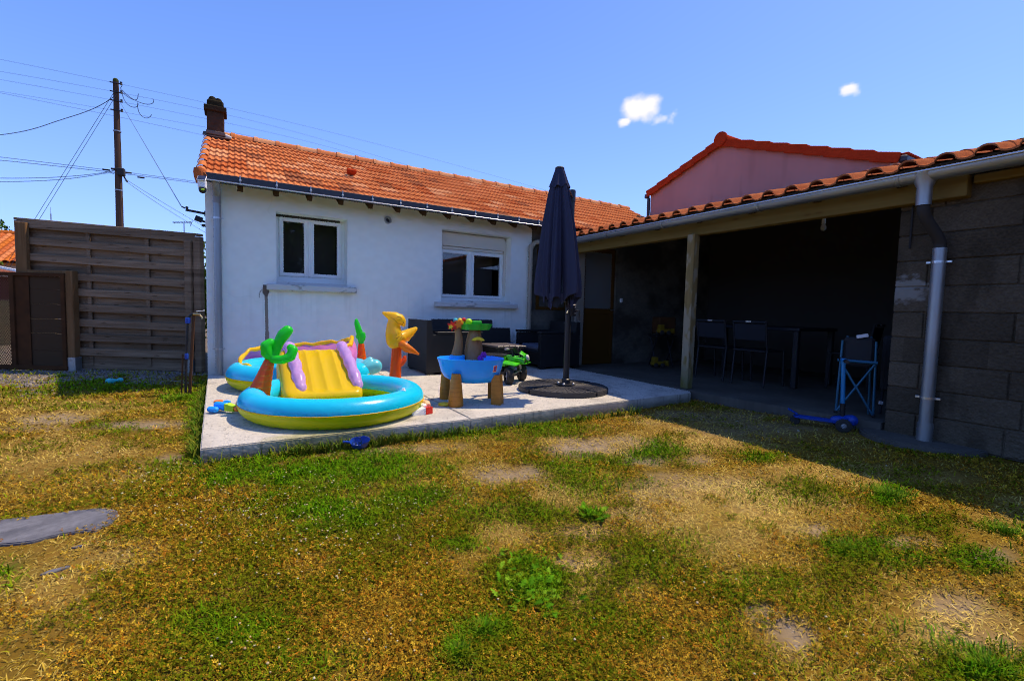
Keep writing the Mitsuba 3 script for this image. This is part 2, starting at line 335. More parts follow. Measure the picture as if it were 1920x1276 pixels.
SOIL = [[2.273,2.513,0.358,-0.171,-0.149,-0.169,0.9],[1.344,2.295,0.224,-0.111,-0.062,-0.109,0.8],[-1.309,5.05,0.284,-0.128,0.047,-0.185,0.9],[-0.638,4.492,0.262,-0.12,0.022,-0.158,0.8],[1.12,1.364,0.083,-0.044,-0.039,-0.05,0.6],[1.435,0.717,0.058,-0.032,-0.074,-0.04,1.0],[1.441,0.812,0.062,-0.033,-0.037,-0.022,0.6],[2.226,1.051,0.071,-0.037,-0.068,-0.034,0.9],[2.062,0.524,0.098,-0.053,-0.094,-0.027,0.8],[1.907,0.408,0.072,-0.039,-0.077,-0.019,0.6],[1.562,1.56,0.091,-0.047,-0.042,-0.043,0.3],[1.779,0.517,0.059,-0.032,-0.037,-0.012,0.6],[3.835,2.779,0.584,-0.263,-0.287,-0.212,0.5],[3.774,2.364,0.532,-0.246,-0.37,-0.237,0.4],[2.329,2.108,0.13,-0.063,-0.086,-0.08,0.5],[2.197,1.744,0.311,-0.156,-0.1,-0.082,0.4],[0.762,3.057,0.249,-0.12,-0.023,-0.093,0.5],[1.162,2.931,0.195,-0.094,-0.036,-0.092,0.5],[-0.365,3.446,0.05,-0.024,0.007,-0.072,0.8],[2.443,0.786,0.105,-0.055,-0.07,-0.024,0.5],[2.696,0.555,0.082,-0.043,-0.1,-0.023,0.5],[1.84,0.51,0.075,-0.041,-0.032,-0.01,0.6],[1.263,1.509,0.123,-0.064,-0.043,-0.053,0.4],[1.874,1.649,0.153,-0.078,-0.078,-0.07,0.3],[2.623,1.964,0.099,-0.048,-0.078,-0.06,0.5],[-1.326,4.719,0.196,-0.091,0.033,-0.119,0.4]]
STRAW = [[2.202,1.444,0.461,-0.235,-0.262,-0.179,1.0],[1.745,1.466,0.276,-0.142,-0.141,-0.123,0.8],[1.074,1.245,0.154,-0.082,-0.111,-0.134,0.7],[1.447,1.866,0.149,-0.076,-0.106,-0.141,0.6],[1.956,1.147,0.321,-0.168,-0.195,-0.121,0.5],[0.998,1.647,0.121,-0.063,-0.048,-0.082,0.5],[-0.596,2.065,0.179,-0.096,0.066,-0.239,0.6],[-0.408,2.237,0.208,-0.11,0.026,-0.149,0.6],[1.984,0.489,0.172,-0.093,-0.218,-0.06,0.7],[4.222,2.157,1.365,-0.63,-0.636,-0.334,0.5],[3.029,2.183,0.602,-0.287,-0.205,-0.151,0.8],[3.234,1.324,0.619,-0.308,-0.28,-0.12,0.6],[3.357,0.669,0.205,-0.105,-0.287,-0.063,0.5],[-1.471,5.621,0.627,-0.272,0.148,-0.574,0.6],[-0.935,3.816,0.441,-0.214,0.13,-0.547,0.5],[-0.75,3.309,0.293,-0.146,0.045,-0.206,0.4]]
FLOWER = [[0.247,2.44,0.296,-0.151,-0.036,-0.352,1.0],[0.372,2.028,0.239,-0.124,-0.047,-0.255,1.0],[0.063,2.43,0.26,-0.133,-0.012,-0.404,1.0],[-0.296,2.992,0.219,-0.11,0.035,-0.372,0.8],[-0.03,1.405,0.136,-0.074,0.002,-0.112,0.35],[0.531,2.124,0.217,-0.112,-0.072,-0.289,0.7],[0.189,1.878,0.264,-0.14,-0.026,-0.253,0.4],[-0.265,2.665,0.218,-0.111,0.021,-0.22,0.8],[-0.51,3.386,0.211,-0.104,0.041,-0.284,0.4],[0.677,1.814,0.139,-0.072,-0.066,-0.18,0.35],[0.308,1.221,0.101,-0.055,-0.024,-0.099,0.25],[1.444,1.01,0.103,-0.055,-0.117,-0.087,0.25],[0.4,2.834,0.325,-0.161,-0.041,-0.286,0.5],[1.119,2.195,0.309,-0.156,-0.139,-0.279,0.3],[1.556,0.539,0.136,-0.074,-0.125,-0.048,0.1]]
RUSTY = [[0.323,1.283,0.345,-0.188,-0.049,-0.198,1.0],[0.769,0.992,0.33,-0.18,-0.087,-0.118,1.0],[0.266,1.639,0.288,-0.154,-0.032,-0.201,0.9],[-0.462,2.912,0.364,-0.184,0.065,-0.427,0.5],[1.549,0.754,0.279,-0.151,-0.23,-0.121,0.6],[1.22,0.902,0.209,-0.113,-0.176,-0.139,0.7],[1.758,0.962,0.223,-0.118,-0.153,-0.089,0.5],[-0.403,1.727,0.223,-0.121,0.045,-0.205,0.5],[-0.189,1.847,0.275,-0.147,0.02,-0.218,0.6],[0.546,1.454,0.192,-0.103,-0.065,-0.177,0.8],[1.455,1.355,0.203,-0.106,-0.14,-0.136,0.5],[-0.092,2.071,0.283,-0.149,0.009,-0.234,0.7]]
def field(B, x, y):
    out = np.zeros_like(x); nz = 1.9 * (fb(x, y, 4.2, 71) - .5) + 1.1 * (fb(x, y, 14., 72, 2) - .5)
    for cx, cy, ux, uy, vx, vy, w in B:
        det = ux * vy - uy * vx
        dx, dy = x - cx, y - cy
        a, b = (dx * vy - dy * vx) / det, (ux * dy - uy * dx) / det
        out = np.maximum(out, w * np.exp(-.9 * np.clip(a * a + b * b + nz, 0, 60) ** 1.5))
    return out
def fb(x, y, s, seed, o=4): return meshkit.fbm(np.stack([x * s, y * s, np.zeros_like(x)], -1), o, seed)

def build_lawn():
    # one sheet, fine near the viewer, reaching the horizon
    def axis(lo, hi, step):
        a = list(np.arange(lo, hi + 1e-6, step)); d = step
        while a[-1] < 900: d *= 1.45; a.append(a[-1] + d)
        d = step
        while a[0] > -900: d *= 1.45; a.insert(0, a[0] - d)
        return np.array(a)
    gx, gy = axis(-5.2, 5.0, .06), axis(-1., 9.6, .06)
    X, Y = np.meshgrid(gx, gy)
    far = np.clip((np.hypot(X - 1, Y - 4) - 8) / 4, 0, 1)
    Z = ground_z(X, Y) * (1 - far)
    soil = field(SOIL, X, Y)
    Z -= .012 * soil
    g = field(GREEN, X, Y); st = field(STRAW, X, Y); ru = field(RUSTY, X, Y)
    n1, n2 = fb(X, Y, 3.1, 21), fb(X, Y, 17., 22)
    c = np.array([.17, .10, .014]) * np.ones((*X.shape, 3))
    def lay(col, k):
        nonlocal c
        k = np.clip(k, 0, 1)[..., None]; c = c * (1 - k) + np.array(col) * k
    lay((.14, .09, .012), ru * .8)
    lay((.33, .215, .07), st * .8 * (.4 + n1))
    lay((.055, .085, .012), g * .9)
    lay((.05, .045, .015), np.clip(n2 - .5, 0, 1) * 1.6)
    lay((.27, .215, .145), soil * 1.0)
    gravel = np.clip((Y - 6.85 + 2.2 * (n1 - .5)) / .4, 0, 1) * (X < -.25)
    lay((.17, .155, .14), gravel * .8)
    c *= (.75 + .5 * n2)[..., None]
    mesh = quads(np.stack([X, Y, Z], -1), len(gx), len(gy))
    struct('lawn', mesh, 'leaf_vc', 'sun scorched garden lawn with bare patches', smooth=True, color=c.reshape(-1, 3))
build_lawn()

PATIO = Polygon([(-.20, 3.21), (1.56, 3.235), (4.27, 3.34), (4.36, 3.42), (4.36, 6.49), (-.315, 6.49)])
PAD = (4.61, 1.46, .39)
STONE = [(-.881, 2.745), (-.746, 2.732), (-.62, 2.716), (-.514, 2.692), (-.462, 2.634), (-.471, 2.549), (-.496, 2.463), (-.613, 2.462), (-.701, 2.446), (-.792, 2.457), (-.886, 2.489), (-.99, 2.50), (-1.06, 2.6), (-.99, 2.757)]
def rough(P, step, amp, seed):
    r = np.random.default_rng(seed); L = LineString(list(P) + [P[0]]); n = int(L.length / step); out = []
    for k in range(n):
        q = L.interpolate(k / n, True); out.append((q.x + r.normal(0, amp), q.y + r.normal(0, amp)))
    return out
STONE = rough(STONE, .045, .0055, 4)
def taken(x, y):
    import shapely
    k = shapely.contains_xy(PATIO.buffer(.012), x, y) | (x > 4.56) | (np.hypot(x - PAD[0], y - PAD[1]) < PAD[2] * .97)
    k |= shapely.contains_xy(Polygon(STONE).buffer(-.035), x, y) | (y > 8.7 - .577 * (x + 2.5))
    return k
def scatter(n, rmin, rmax, seed):
    r = np.random.default_rng(seed)
    d = np.exp(r.uniform(np.log(rmin), np.log(rmax), n)); a = np.radians(r.uniform(-28, 88, n))
    x, y = d * np.sin(a), d * np.cos(a)
    k = ~taken(x, y)
    return x[k], y[k], d[k], r

def blades(x, y, length, width, lean, az, col, bend=.5):
    """one narrow curved leaf (three triangles) per point"""
    n = len(x); z = ground_z(x, y) - .003
    d = np.stack([np.cos(az), np.sin(az), np.zeros(n)], 1); s = np.stack([-np.sin(az), np.cos(az), np.zeros(n)], 1) * (width / 2)[:, None]
    b = np.stack([x, y, z], 1); up = np.array([0, 0, 1.])
    c1, s1 = np.cos(lean)[:, None], np.sin(lean)[:, None]
    mid = b + (d * c1 + up * s1) * (length * .55)[:, None]
    l2 = np.maximum(lean - bend, -.05)
    tip = mid + (d * np.cos(l2)[:, None] + up * np.sin(l2)[:, None]) * (length * .45)[:, None]
    V = np.stack([b - s, b + s, mid - s * .8, mid + s * .8, tip], 1).reshape(-1, 3)
    f = np.array([[0, 1, 3], [0, 3, 2], [2, 3, 4]]); F = (f[None] + 5 * np.arange(n)[:, None, None]).reshape(-1, 3)
    C = np.repeat(col, 5, 0); C[0::5] *= .75; C[1::5] *= .75
    return V, F, C
def clover(x, y, size, h, col, r):
    """three small leaflets per point, tilted any way"""
    n = len(x); z = ground_z(x, y) + h
    a0 = r.uniform(0, 2 * np.pi, n); tilt = r.normal(0, .45, (n, 2))
    V, C = [], []
    for k in range(3):
        a = a0 + k * 2.094 + r.normal(0, .2, n)
        droop = r.normal(.1, .4, n)
        def at(u, v):
            px, py = (u * np.cos(a) - v * np.sin(a)) * size, (u * np.sin(a) + v * np.cos(a)) * size
            return np.stack([x + px, y + py, z + px * tilt[:, 0] + py * tilt[:, 1] + u * size * droop + .25 * np.abs(v) * size], 1)
        V.append(np.stack([at(.05, 0), at(.62, .42), at(1., 0), at(.62, -.42)], 1))
        cc = col * r.uniform(.8, 1.2, (n, 1)); C.append(np.repeat(cc[:, None], 4, 1))
    V = np.stack(V, 1).reshape(-1, 3); C = np.stack(C, 1).reshape(-1, 3)
    f = np.array([[0, 1, 2], [0, 2, 3]]); F = (f[None] + 4 * np.arange(3 * n)[:, None, None]).reshape(-1, 3)
    return V, F, C
def stuff(name, VFC, label):
    V, F, C = VFC
    struct(name, (V, F), 'leaf_vc', label, kind='stuff', smooth=True, color=np.clip(C, .003, .95))

def mixcol(A, B, t): return np.asarray(A) * (1 - t[:, None]) + np.asarray(B) * t[:, None]
def build_grass():
    # dry straw
    x, y, d, r = scatter(420000, .75, 9.2, 1)
    g, so, st = field(GREEN, x, y), field(SOIL, x, y), field(STRAW, x, y)
    n = fb(x, y, 2.4, 31)
    keep = r.random(len(x)) < np.clip(.58 + .4 * st + 1.2 * (n - .5) - .75 * g - .62 * so - .25 * np.clip(y - 6.8, 0, 1) * (x < -.2), .02, 1)
    x, y, d, st = x[keep], y[keep], d[keep], st[keep]; k = len(x)
    col = mixcol((.40, .27, .016), (.70, .55, .17), np.clip(r.random(k) * .55 + .5 * st, 0, 1)) * r.uniform(.55, 1.15, (k, 1)) * (.5 + 1.0 * fb(x, y, 4., 35))[:, None]
    L = r.uniform(.009, .026, k) * (1 + .2 * d); stuff('dry_grass', blades(x, y, L, (.0012 + .0010 * d) * r.uniform(.7, 1.3, k), r.uniform(.05, .75, k), r.uniform(0, 6.283, k), col), 'dry golden grass lying over the whole lawn')
    # green grass
    x, y, d, r = scatter(260000, .75, 9.2, 2)
    g, so = field(GREEN, x, y), field(SOIL, x, y)
    n = fb(x, y, 3.3, 32)
    keep = r.random(len(x)) < np.clip(.03 + 1.0 * g + .8 * (n - .55) - .9 * so * (1 - g) + .25 * (y > 5.8) * (x < -.2), .01, 1)
    x, y, d, g = x[keep], y[keep], d[keep], g[keep]; k = len(x)
    col = mixcol((.28, .28, .012), (.105, .29, .004), np.clip(g * 1.1 + r.normal(0, .25, k), 0, 1)) * r.uniform(.6, 1.25, (k, 1))
    L = r.uniform(.02, .045, k) * (.8 + .35 * g + .09 * d); stuff('green_grass', blades(x, y, L, (.0018 + .0011 * d) * r.uniform(.7, 1.3, k), r.uniform(.5, 1.35, k), r.uniform(0, 6.283, k), col), 'short green grass growing in patches of the lawn')
    # clover, green
    x, y, d, r = scatter(340000, .75, 6.8, 3)
    g, so, st, fl, ru = (field(B, x, y) for B in (GREEN, SOIL, STRAW, FLOWER, RUSTY))
    n = fb(x, y, 5., 33)
    keep = r.random(len(x)) < np.clip(.20 + .9 * np.maximum(g, .85 * fl) + .18 * ru + 2.6 * (n - .5) - .8 * so - .5 * st, .0, 1)
    x, y, d, g, ru = x[keep], y[keep], d[keep], g[keep], ru[keep]; k = len(x)
    col = mixcol((.16, .165, .006), (.075, .19, .004), np.clip(g + r.normal(0, .3, k), 0, 1)) * r.uniform(.35, 1.25, (k, 1))
    stuff('clover_leaves', clover(x, y, (.0034 + .0015 * d) * r.uniform(.7, 1.3, k), r.uniform(.005, .022, k), col, r), 'low green clover leaves spread through the lawn')
    # clover, withered
    x, y, d, r = scatter(400000, .75, 6.3, 4)
    so, st, ru, g = (field(B, x, y) for B in (SOIL, STRAW, RUSTY, GREEN))
    n = fb(x, y, 4., 34)
    keep = r.random(len(x)) < np.clip(.20 + .75 * ru + 1.8 * (n - .5) - .8 * so - .5 * st - .75 * g, .0, 1)
    x, y, d = x[keep], y[keep], d[keep]; k = len(x)
    col = mixcol((.29, .16, .010), (.58, .40, .035), r.random(k) ** 1.3) * r.uniform(.3, 1.25, (k, 1)); col[r.random(k) < .22] *= [.95, .62, .7]
    stuff('withered_clover', clover(x, y, (.0030 + .0015 * d) * r.uniform(.6, 1.25, k), r.uniform(.004, .020, k), col, r), 'withered rust brown clover leaves in the lawn')
    # white clover heads
    x, y, d, r = scatter(26000, .85, 6.0, 5)
    fl, g = field(FLOWER, x, y), field(GREEN, x, y)
    keep = r.random(len(x)) < np.clip(.36 * fl + .008, 0, 1)
    x, y, d = x[keep], y[keep], d[keep]; k = len(x)
    ico = trimesh.creation.icosahedron()
    s = r.uniform(.0017, .0038, k) * (1 + .17 * d)
    V = ico.vertices[None] * (s[:, None] * np.array([1, 1, .8]))[:, None] * r.uniform(.55, 1.3, (k, 12, 1)) + np.stack([x, y, ground_z(x, y) + r.uniform(.016, .036, k)], 1)[:, None]
    F = (ico.faces[None] + 12 * np.arange(k)[:, None, None]).reshape(-1, 3)
    c = mixcol((.58, .54, .36), (.40, .28, .12), r.random(k) ** 1.6)
    stuff('clover_flowers', (V.reshape(-1, 3), F, np.repeat(c, 12, 0)), 'small white clover flower heads dotted over the lawn')
    # gravel along the fence
    r = np.random.default_rng(8)
    x, y, d, r = scatter(60000, .8, 7, 8)
    so = field(SOIL, x, y); keep = r.random(len(x)) < np.clip(so * .55 - .06, 0, 1) + .004
    x, y, d = x[keep], y[keep], d[keep]; k = len(x); ico = trimesh.creation.icosahedron(); s = r.uniform(.0012, .0045, k) * (1 + .15 * d) * np.where(r.random(k) < .03, 2.4, 1)
    V = ico.vertices[None] * (s[:, None] * np.array([1.2, 1, .7]))[:, None] * r.uniform(.6, 1.3, (k, 12, 1)) + np.stack([x, y, ground_z(x, y) - .012 * so[keep]], 1)[:, None]
    F = (ico.faces[None] + 12 * np.arange(k)[:, None, None]).reshape(-1, 3)
    stuff('soil_crumbs', (V.reshape(-1, 3), F, np.repeat(mixcol((.15, .11, .07), (.42, .36, .27), r.random(k)), 12, 0)), 'crumbs of dry earth and small pebbles on the bare patches')
    r = np.random.default_rng(6)
    x, y = r.uniform(-3.6, -.3, 17000), r.uniform(6.1, 8.75, 17000)
    n = fb(x, y, 3.1, 21); g = field(GREEN, x, y)
    keep = (r.random(len(x)) < np.clip((y - 6.85 + 2.2 * (n - .5)) / .4 - .6 * g, .03, 1)) & ((y < 8.75 - .577 * (x + 2.5)) | (x < -2.45))
    x, y = x[keep], y[keep]; k = len(x); tet = trimesh.creation.icosahedron(); s = r.uniform(.006, .016, k)
    V = tet.vertices[None] * (s[:, None] * np.array([1.1, 1, .7]))[:, None] * r.uniform(.7, 1.3, (k, 12, 1)) + np.stack([x, y, ground_z(x, y) + .002], 1)[:, None]
    F = (tet.faces[None] + 12 * np.arange(k)[:, None, None]).reshape(-1, 3)
    c = np.repeat(mixcol((.10, .09, .085), (.32, .29, .26), r.random(k)), 12, 0)
    stuff('gravel', (V.reshape(-1, 3), F, c), 'grey gravel along the foot of the wooden fence')
build_grass()

def build_patio():
    L = []
    for a, b in ((-1, 1.555), (1.561, 6)):
        q = PATIO.intersection(sbox(a, 0, b, 9)); base = prism(q, .112, M4(t=(0, 0, -.02)))
        L.append(base); L.append(prism(q.buffer(-.006), .007, M4(t=(0, 0, .0925))))
    struct('patio_slab', cat(L), 'concrete', 'pale concrete patio slab')
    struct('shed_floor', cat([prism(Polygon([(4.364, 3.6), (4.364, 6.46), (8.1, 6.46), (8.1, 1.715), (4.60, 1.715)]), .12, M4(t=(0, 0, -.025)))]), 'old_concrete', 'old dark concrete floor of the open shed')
    n = 40; th = np.linspace(0, 2 * np.pi, n, endpoint=False)
    pad = Polygon([(PAD[0] + PAD[2] * .82 * math.cos(t) * (1 + .02 * math.sin(3 * t)), PAD[1] + PAD[2] * math.sin(t)) for t in th])
    struct('concrete_pad', cat([prism(pad, .04, M4(t=(0, 0, -.01))), prism(pad.buffer(-.02), .008, M4(t=(0, 0, .028)))]), 'old_concrete', 'round concrete cover under the downpipe')
build_patio()
k = single('stepping_stone', cat([prism(Polygon(STONE), .03, M4(t=(0, 0, -.022))), prism(Polygon(STONE).buffer(-.006), .004, M4(t=(0, 0, .0075)))]), 'slate', 'large irregular blue grey slate stepping stone at the left edge of the lawn', 'stepping stone')
for (cx, cy, a, b, ang, lab) in ((-.543, 2.33, .016, .008, 10, 'tiny slate chip just in front of the large stepping stone'), (-.56, 2.15, .034, .013, 20, 'small half buried slate piece near the left edge of the lawn')):
    P = Polygon([(a * math.cos(t) * (1 + .15 * math.sin(2.3 * t + 1)), b * math.sin(t) * (1 + .2 * math.cos(3 * t))) for t in np.linspace(0, 6.28, 11)[:-1]])
    single('slate_chip', prism(P, .02, M4(rz(ang), (cx, cy, -.015 + float(ground_z(np.array([cx]), np.array([cy]))[0])))), 'slate', lab, 'stone')
# ------------------------------------------------------------------ the white house
FY = 6.5
EAVE = np.array([6.2, 2.345]); RIDGE = np.array([8.25, 3.395])
SL = np.linalg.norm(RIDGE - EAVE); SA = math.atan2(RIDGE[1] - EAVE[1], RIDGE[0] - EAVE[0])
def roofM(x, v, h=0., tilt=0.):
    """frame on the front roof slope: columns along the eave, up the slope, outward"""
    c, s = math.cos(SA + tilt), math.sin(SA + tilt)
    up = np.array([0, math.cos(SA), math.sin(SA)]); nn = np.array([0, -math.sin(SA), math.cos(SA)])
    R = np.stack([[1, 0, 0], [0, c, s], [0, -s, c]], 1)
    return M4(R, np.array([x, EAVE[0], EAVE[1]]) + up * v + nn * h)
def marseille(w=.206, l=.24, t=.032):
    u = np.linspace(0, w, 19)
    def h(u): 
        q = (u / (w / 3)) % 1.0
        return .014 * np.clip(np.sin(np.pi * np.clip(q / .62, 0, 1)), 0, 1) ** .8
    V = []
    for v, z in ((0, -t), (0, 0), (l, 0)): V.append(np.stack([u, np.full(19, v), h(u) + z if z == 0 else h(u) * .9 - t], 1))
    return quads(np.vstack(V), 19, 3)
def half_tile(r, L, n=8, flare=1.12, t=.012):
    """half-round tile along +y, open side down, with a thicker collar at its near end"""
    th = np.linspace(0, np.pi, n + 1); V = []
    for y, s in ((0, flare - .12), (0, flare), (.05, flare), (.055, 1.), (L, .97)):
        V.append(np.stack([r * s * np.cos(th), np.full(n + 1, y), r * s * np.sin(th)], 1))
    return quads(np.vstack(V), n + 1, 5)

def build_house():
    H = thing('white_house', 'low white rendered house with an orange tiled roof and two windows behind the patio', 'house')
    x1 = 8.05
    # walls
    W1 = (.415, 1.262, 1.235, 2.10); W2 = (2.60, 3.785, 1.085, 2.125)
    front = Polygon([(-.315, .0), (x1, .0), (x1, 2.42), (-.315, 2.42)])
    for a, b, c, d in (W1, W2): front = front.difference(sbox(a, c, b, d))
    vent = Point(1.80, 2.155).buffer(.03); front = front.difference(vent)
    wall = [prism(front, .28, XZ(FY + .28))]
    gable = Polygon([(FY + .28, 0), (10.2, 0), (10.2, 2.5), (8.25, 3.33), (FY + .28, 2.5)])
    wall += [prism(gable, .2, YZ(-.315)), span(-.315, x1, 10.2, 10.4, 0, 2.5)]
    obj(H, 'wall', cat(wall), 'white_render')
    obj(H, 'inner_room', cat([span(-.11, 8, 6.79, 10.18, .0, .06), span(-.11, 8, 10.1, 10.18, .06, 2.4), span(-.1, -.05, 6.79, 10.1, .06, 2.4), span(4.2, 4.25, 6.79, 10.1, .06, 2.4), span(-.1, 8, 6.79, 10.1, 2.44, 2.47)]), 'interior_dark')
    # roof: deck, tiles, ridge, verge
    roof = f'{H}__roof'
    dk = []
    for y0, z0, yy, zz in ((EAVE[0] - .0, EAVE[1] - .055, RIDGE[0], RIDGE[1] - .055), (RIDGE[0], RIDGE[1] - .055, 10.5, RIDGE[1] - .055 - (10.5 - RIDGE[0]) * math.tan(SA))):
        dk.append(beam((3.85, y0, z0), (3.85, yy, zz), .03, 8.38, .002))
    back = beam((3.85, RIDGE[0] + .02, RIDGE[1] + .012), (3.85, 10.55, RIDGE[1] + .012 - (10.53 - RIDGE[0]) * math.tan(SA)), .04, 8.38, .002)
    scene[roof] = mikit.ply(cat(dk), 'ceiling_wood'); _count[roof] = 0
    obj(roof, 'back_slope', back, 'tile_a')
    d = mikit.ply(marseille(), 'tile_a', 40)
    rows, cols = 10, 40; lst = []
    for j in range(rows):
        for i in range(cols):
            lst.append((i + .6 * j, i, j))
    lst.sort(); mats = ['tile_a'] * 10 + ['tile_b'] * 4 + ['tile_c'] * 2 + ['tile_d', 'tile_d', 'tile_e']
    rest = []
    for k, (_, i, j) in enumerate(lst):
        x = -.30 + i * .206; v = j * SL / rows - .03
        M = roofM(x, v, .030 + .004 * RNG.random(), math.radians(-5.0 + RNG.normal(0, .25)))
        if k < 292: reuse(roof, 'tile', d, M, mats[RNG.integers(len(mats))])
        else: rest.append(place(marseille(), M))
    kk = obj(roof, 'tile_field', cat(rest), 'tile_a', 40); labels[kk] = {'kind': 'stuff', 'label': 'orange roof tiles at the far right end of the roof'}
    dr_ = mikit.ply(half_tile(.085, .31), 'tile_d', 40)
    for i in range(28):
        R = np.array([[0, 1., 0], [-1., 0, 0], [0, 0, 1.]]).T @ np.eye(3)
        M = M4(rz(-90), (-.36 + i * .297, RIDGE[0], RIDGE[1] - .01 + RNG.normal(0, .002)))
        reuse(roof, 'ridge_tile', dr_, M, ['tile_d', 'tile_b'][i % 2])
    dv = mikit.ply(half_tile(.052, .31), 'tile_b', 40)
    for j in range(8):
        M = roofM(-.335, j * SL / 8 - .06, .0, math.radians(-2))
        reuse(roof, 'verge_tile', dv, M, ['tile_b', 'tile_a', 'tile_c'][j % 3])
    obj(roof, 'barge_board', beam((-.318, 6.2, 2.30), (-.318, 8.25, 2.30 + 2.05 * math.tan(SA)), .09, .03, .003), 'tile_c')
    # rounded drop end of the verge at the eave
    obj(roof, 'verge_end', cat([lathe([(.052, 0), (.058, -.04), (.05, -.10), (.03, -.16), (0, -.165)], (-.345, 6.17, 2.40), 10), rbox((.06, .09, .09), .01, (-.345, 6.2, 2.37))]), 'tile_c', 40)
    obj(roof, 'roof_vent', cat([place(rbox((.10, .10, .075), .01), roofM(1.42, 1.02, .075)), place(rbox((.13, .06, .05), .008), roofM(1.42, .98, .10, math.radians(16)))]), 'red_tile', label='small red roof vent standing on the tiles')
    # chimney
    ch = f'{H}__chimney'
    cx, cy = -.245, 8.04
    scene[ch] = mikit.ply(cat([rbox((.205, .24, .46), .008, (cx, cy, 3.46)), rbox((.27, .30, .075), .01, (cx, cy, 3.665))]), 'chimney_brick'); _count[ch] = 0
    cap = blob([[(cx - .045, cy, 3.73, .055), (cx - .035, cy, 3.82, .05)], [(cx + .045, cy, 3.73, .055), (cx + .035, cy, 3.81, .048)]], .02, 6)
    obj(ch, 'cap', cat([rbox((.20, .22, .10), .02, (cx, cy, 3.745)), cap]), 'chimney_brick', 40, label='blackened rounded chimney cap')
    obj(ch, 'flashing', cat([place(rbox((.34, .22, .012), .003), roofM(-.23, 2.06, .055)), rbox((.23, .26, .05), .006, (cx, cy - .0, 3.335))]), 'cement_dark')
    obj(ch, 'mortar_patch', blob([[(-.12, 7.99, 3.335, .028), (-.07, 7.98, 3.325, .018)]], .015, 4), 'paper_white', True)
    # rafters, gutter and brackets
    for i in range(19):
        x = .036 + i * .366
        obj(H, 'rafter', beam((x, 6.235, 2.252), (x, 6.62, 2.252 + .385 * math.tan(SA)), .062, .058, .004), 'dark_wood')
    g = f'{H}__gutter'
    scene[g] = mikit.ply(cat([beam((-.30, 6.155, 2.332), (4.55, 6.155, 2.332), .078, .012, .003), tube([(-.30, 6.13, 2.292), (4.55, 6.13, 2.292)], .006, 8), beam((-.30, 6.165, 2.284), (4.55, 6.165, 2.284), .008, .075, .002)]), 'dark_zinc', 40); _count[g] = 0
    obj(g, 'bead', tube([(-.31, 6.112, 2.282), (4.55, 6.112, 2.282)], .0075, 8), 'zinc_bright', True, label='pale metal bead along the lower edge of the gutter')
    for i in range(13):
        x = .036 + i * .366
        obj(g, 'bracket', cat([rbox((.014, .02, .092), .003, (x, 6.140, 2.332)), rbox((.026, .022, .02), .004, (x, 6.132, 2.322))]), 'zinc')
    # downpipe
    dp = f'{H}__downpipe'
    px, py = -.197, 6.435
    scene[dp] = mikit.ply(tube([(px, py, .10), (px, py, 2.12)], .0385, 20), 'zinc', 50); _count[dp] = 0
    obj(dp, 'upper_pipe', tube(smoothpath([(px, 6.19, 2.31), (px, 6.25, 2.26), (px, 6.39, 2.22), (px, py, 2.17), (px, py, 2.10)], 14), .0415, 18), 'grey_plastic', 50, label='dark grey upper section of the downpipe')
    for z in (1.93, .415):
        obj(dp, 'collar', cat([lathe([(.0385, -.008), (.0425, -.008), (.0425, .008), (.0385, .008)], (px, py, z), 20), rbox((.022, .012, .014), .002, (px - .052, py, z)), rbox((.022, .012, .014), .002, (px + .052, py, z)), rod((px, py, z), (px, 6.51, z), .004, 6)]), 'zinc_bright')
    # round wall vent
    v = f'{H}__wall_vent'
    R = rx(90)
    scene[v] = mikit.ply(place(lathe([(.029, .0), (.031, .014), (.046, .016), (.052, .0)], n=28), M4(R, (1.80, FY, 2.155))), 'grey_plastic', 40); _count[v] = 0
    obj(v, 'louvre', cat([place(lathe([(0, -.03), (.03, -.03)], n=24), M4(R, (1.80, FY, 2.155))), place(lathe([(.010, .0), (.010, .006), (.0155, .006), (.0155, .0)], n=20, arc=4.2), M4(R @ rz(40), (1.80, FY, 2.155)))]), 'black_plastic')
    # windows
    def window(W, shutter, split):
        w = f'{H}__window' if f'{H}__window' not in scene else f'{H}__window_001'
        a, b, c, dd = W; yf = FY + .20; top = dd - (.27 if shutter else .03); bot = c + (.045 if shutter else .085)
        fr = [span(a, b, yf, yf + .06, top, top + (.04 if not shutter else .012)), span(a, a + .045, yf, yf + .06, bot, top), span(b - .045, b, yf, yf + .06, bot, top), span(a, b, yf - .004, yf + .06, c, bot)]
        scene[w] = mikit.ply(cat(fr), 'white_pvc'); _count[w] = 0
        m = split; sash = []
        for s0, s1 in ((a + .047, m - .012), (m + .012, b - .047)):
            t = .048
            sash = cat([span(s0, s0 + t, yf - .018, yf + .03, bot + .002, top - .002), span(s1 - t, s1, yf - .018, yf + .03, bot + .002, top - .002), span(s0 + t, s1 - t, yf - .017, yf + .03, bot + .002, bot + t), span(s0 + t, s1 - t, yf - .017, yf + .03, top - t, top - .002)])
            obj(w, 'sash', sash, 'white_pvc')
            zz = (bot + t, top - t); P = np.array([(s0 + t, yf + .005, zz[0]), (s1 - t, yf + .005, zz[0]), (s1 - t, yf + .005, zz[1]), (s0 + t, yf + .005, zz[1])])
            obj(w, 'pane', trimesh.Trimesh(P, [[0, 1, 2], [0, 2, 3]], process=False), 'glass')
        obj(w, 'mullion', span(m - .014, m + .014, yf - .026, yf + .02, bot + .004, top - .004), 'white_pvc')
        obj(w, 'dark_sheet', cat([span(a + .06, b - .06, yf + .32, yf + .33, bot, top)]), 'interior_dark')  # flat dark sheet standing close behind both panes
        sx0, sx1 = a - .11, b + .11
        lip = [rbox((sx1 - sx0, .13, .078), .010, ((sx0 + sx1) / 2, FY - .02, c - .068)), span(a + .002, b - .002, FY - .02, yf + .02, c - .04, c + .004, .002)]
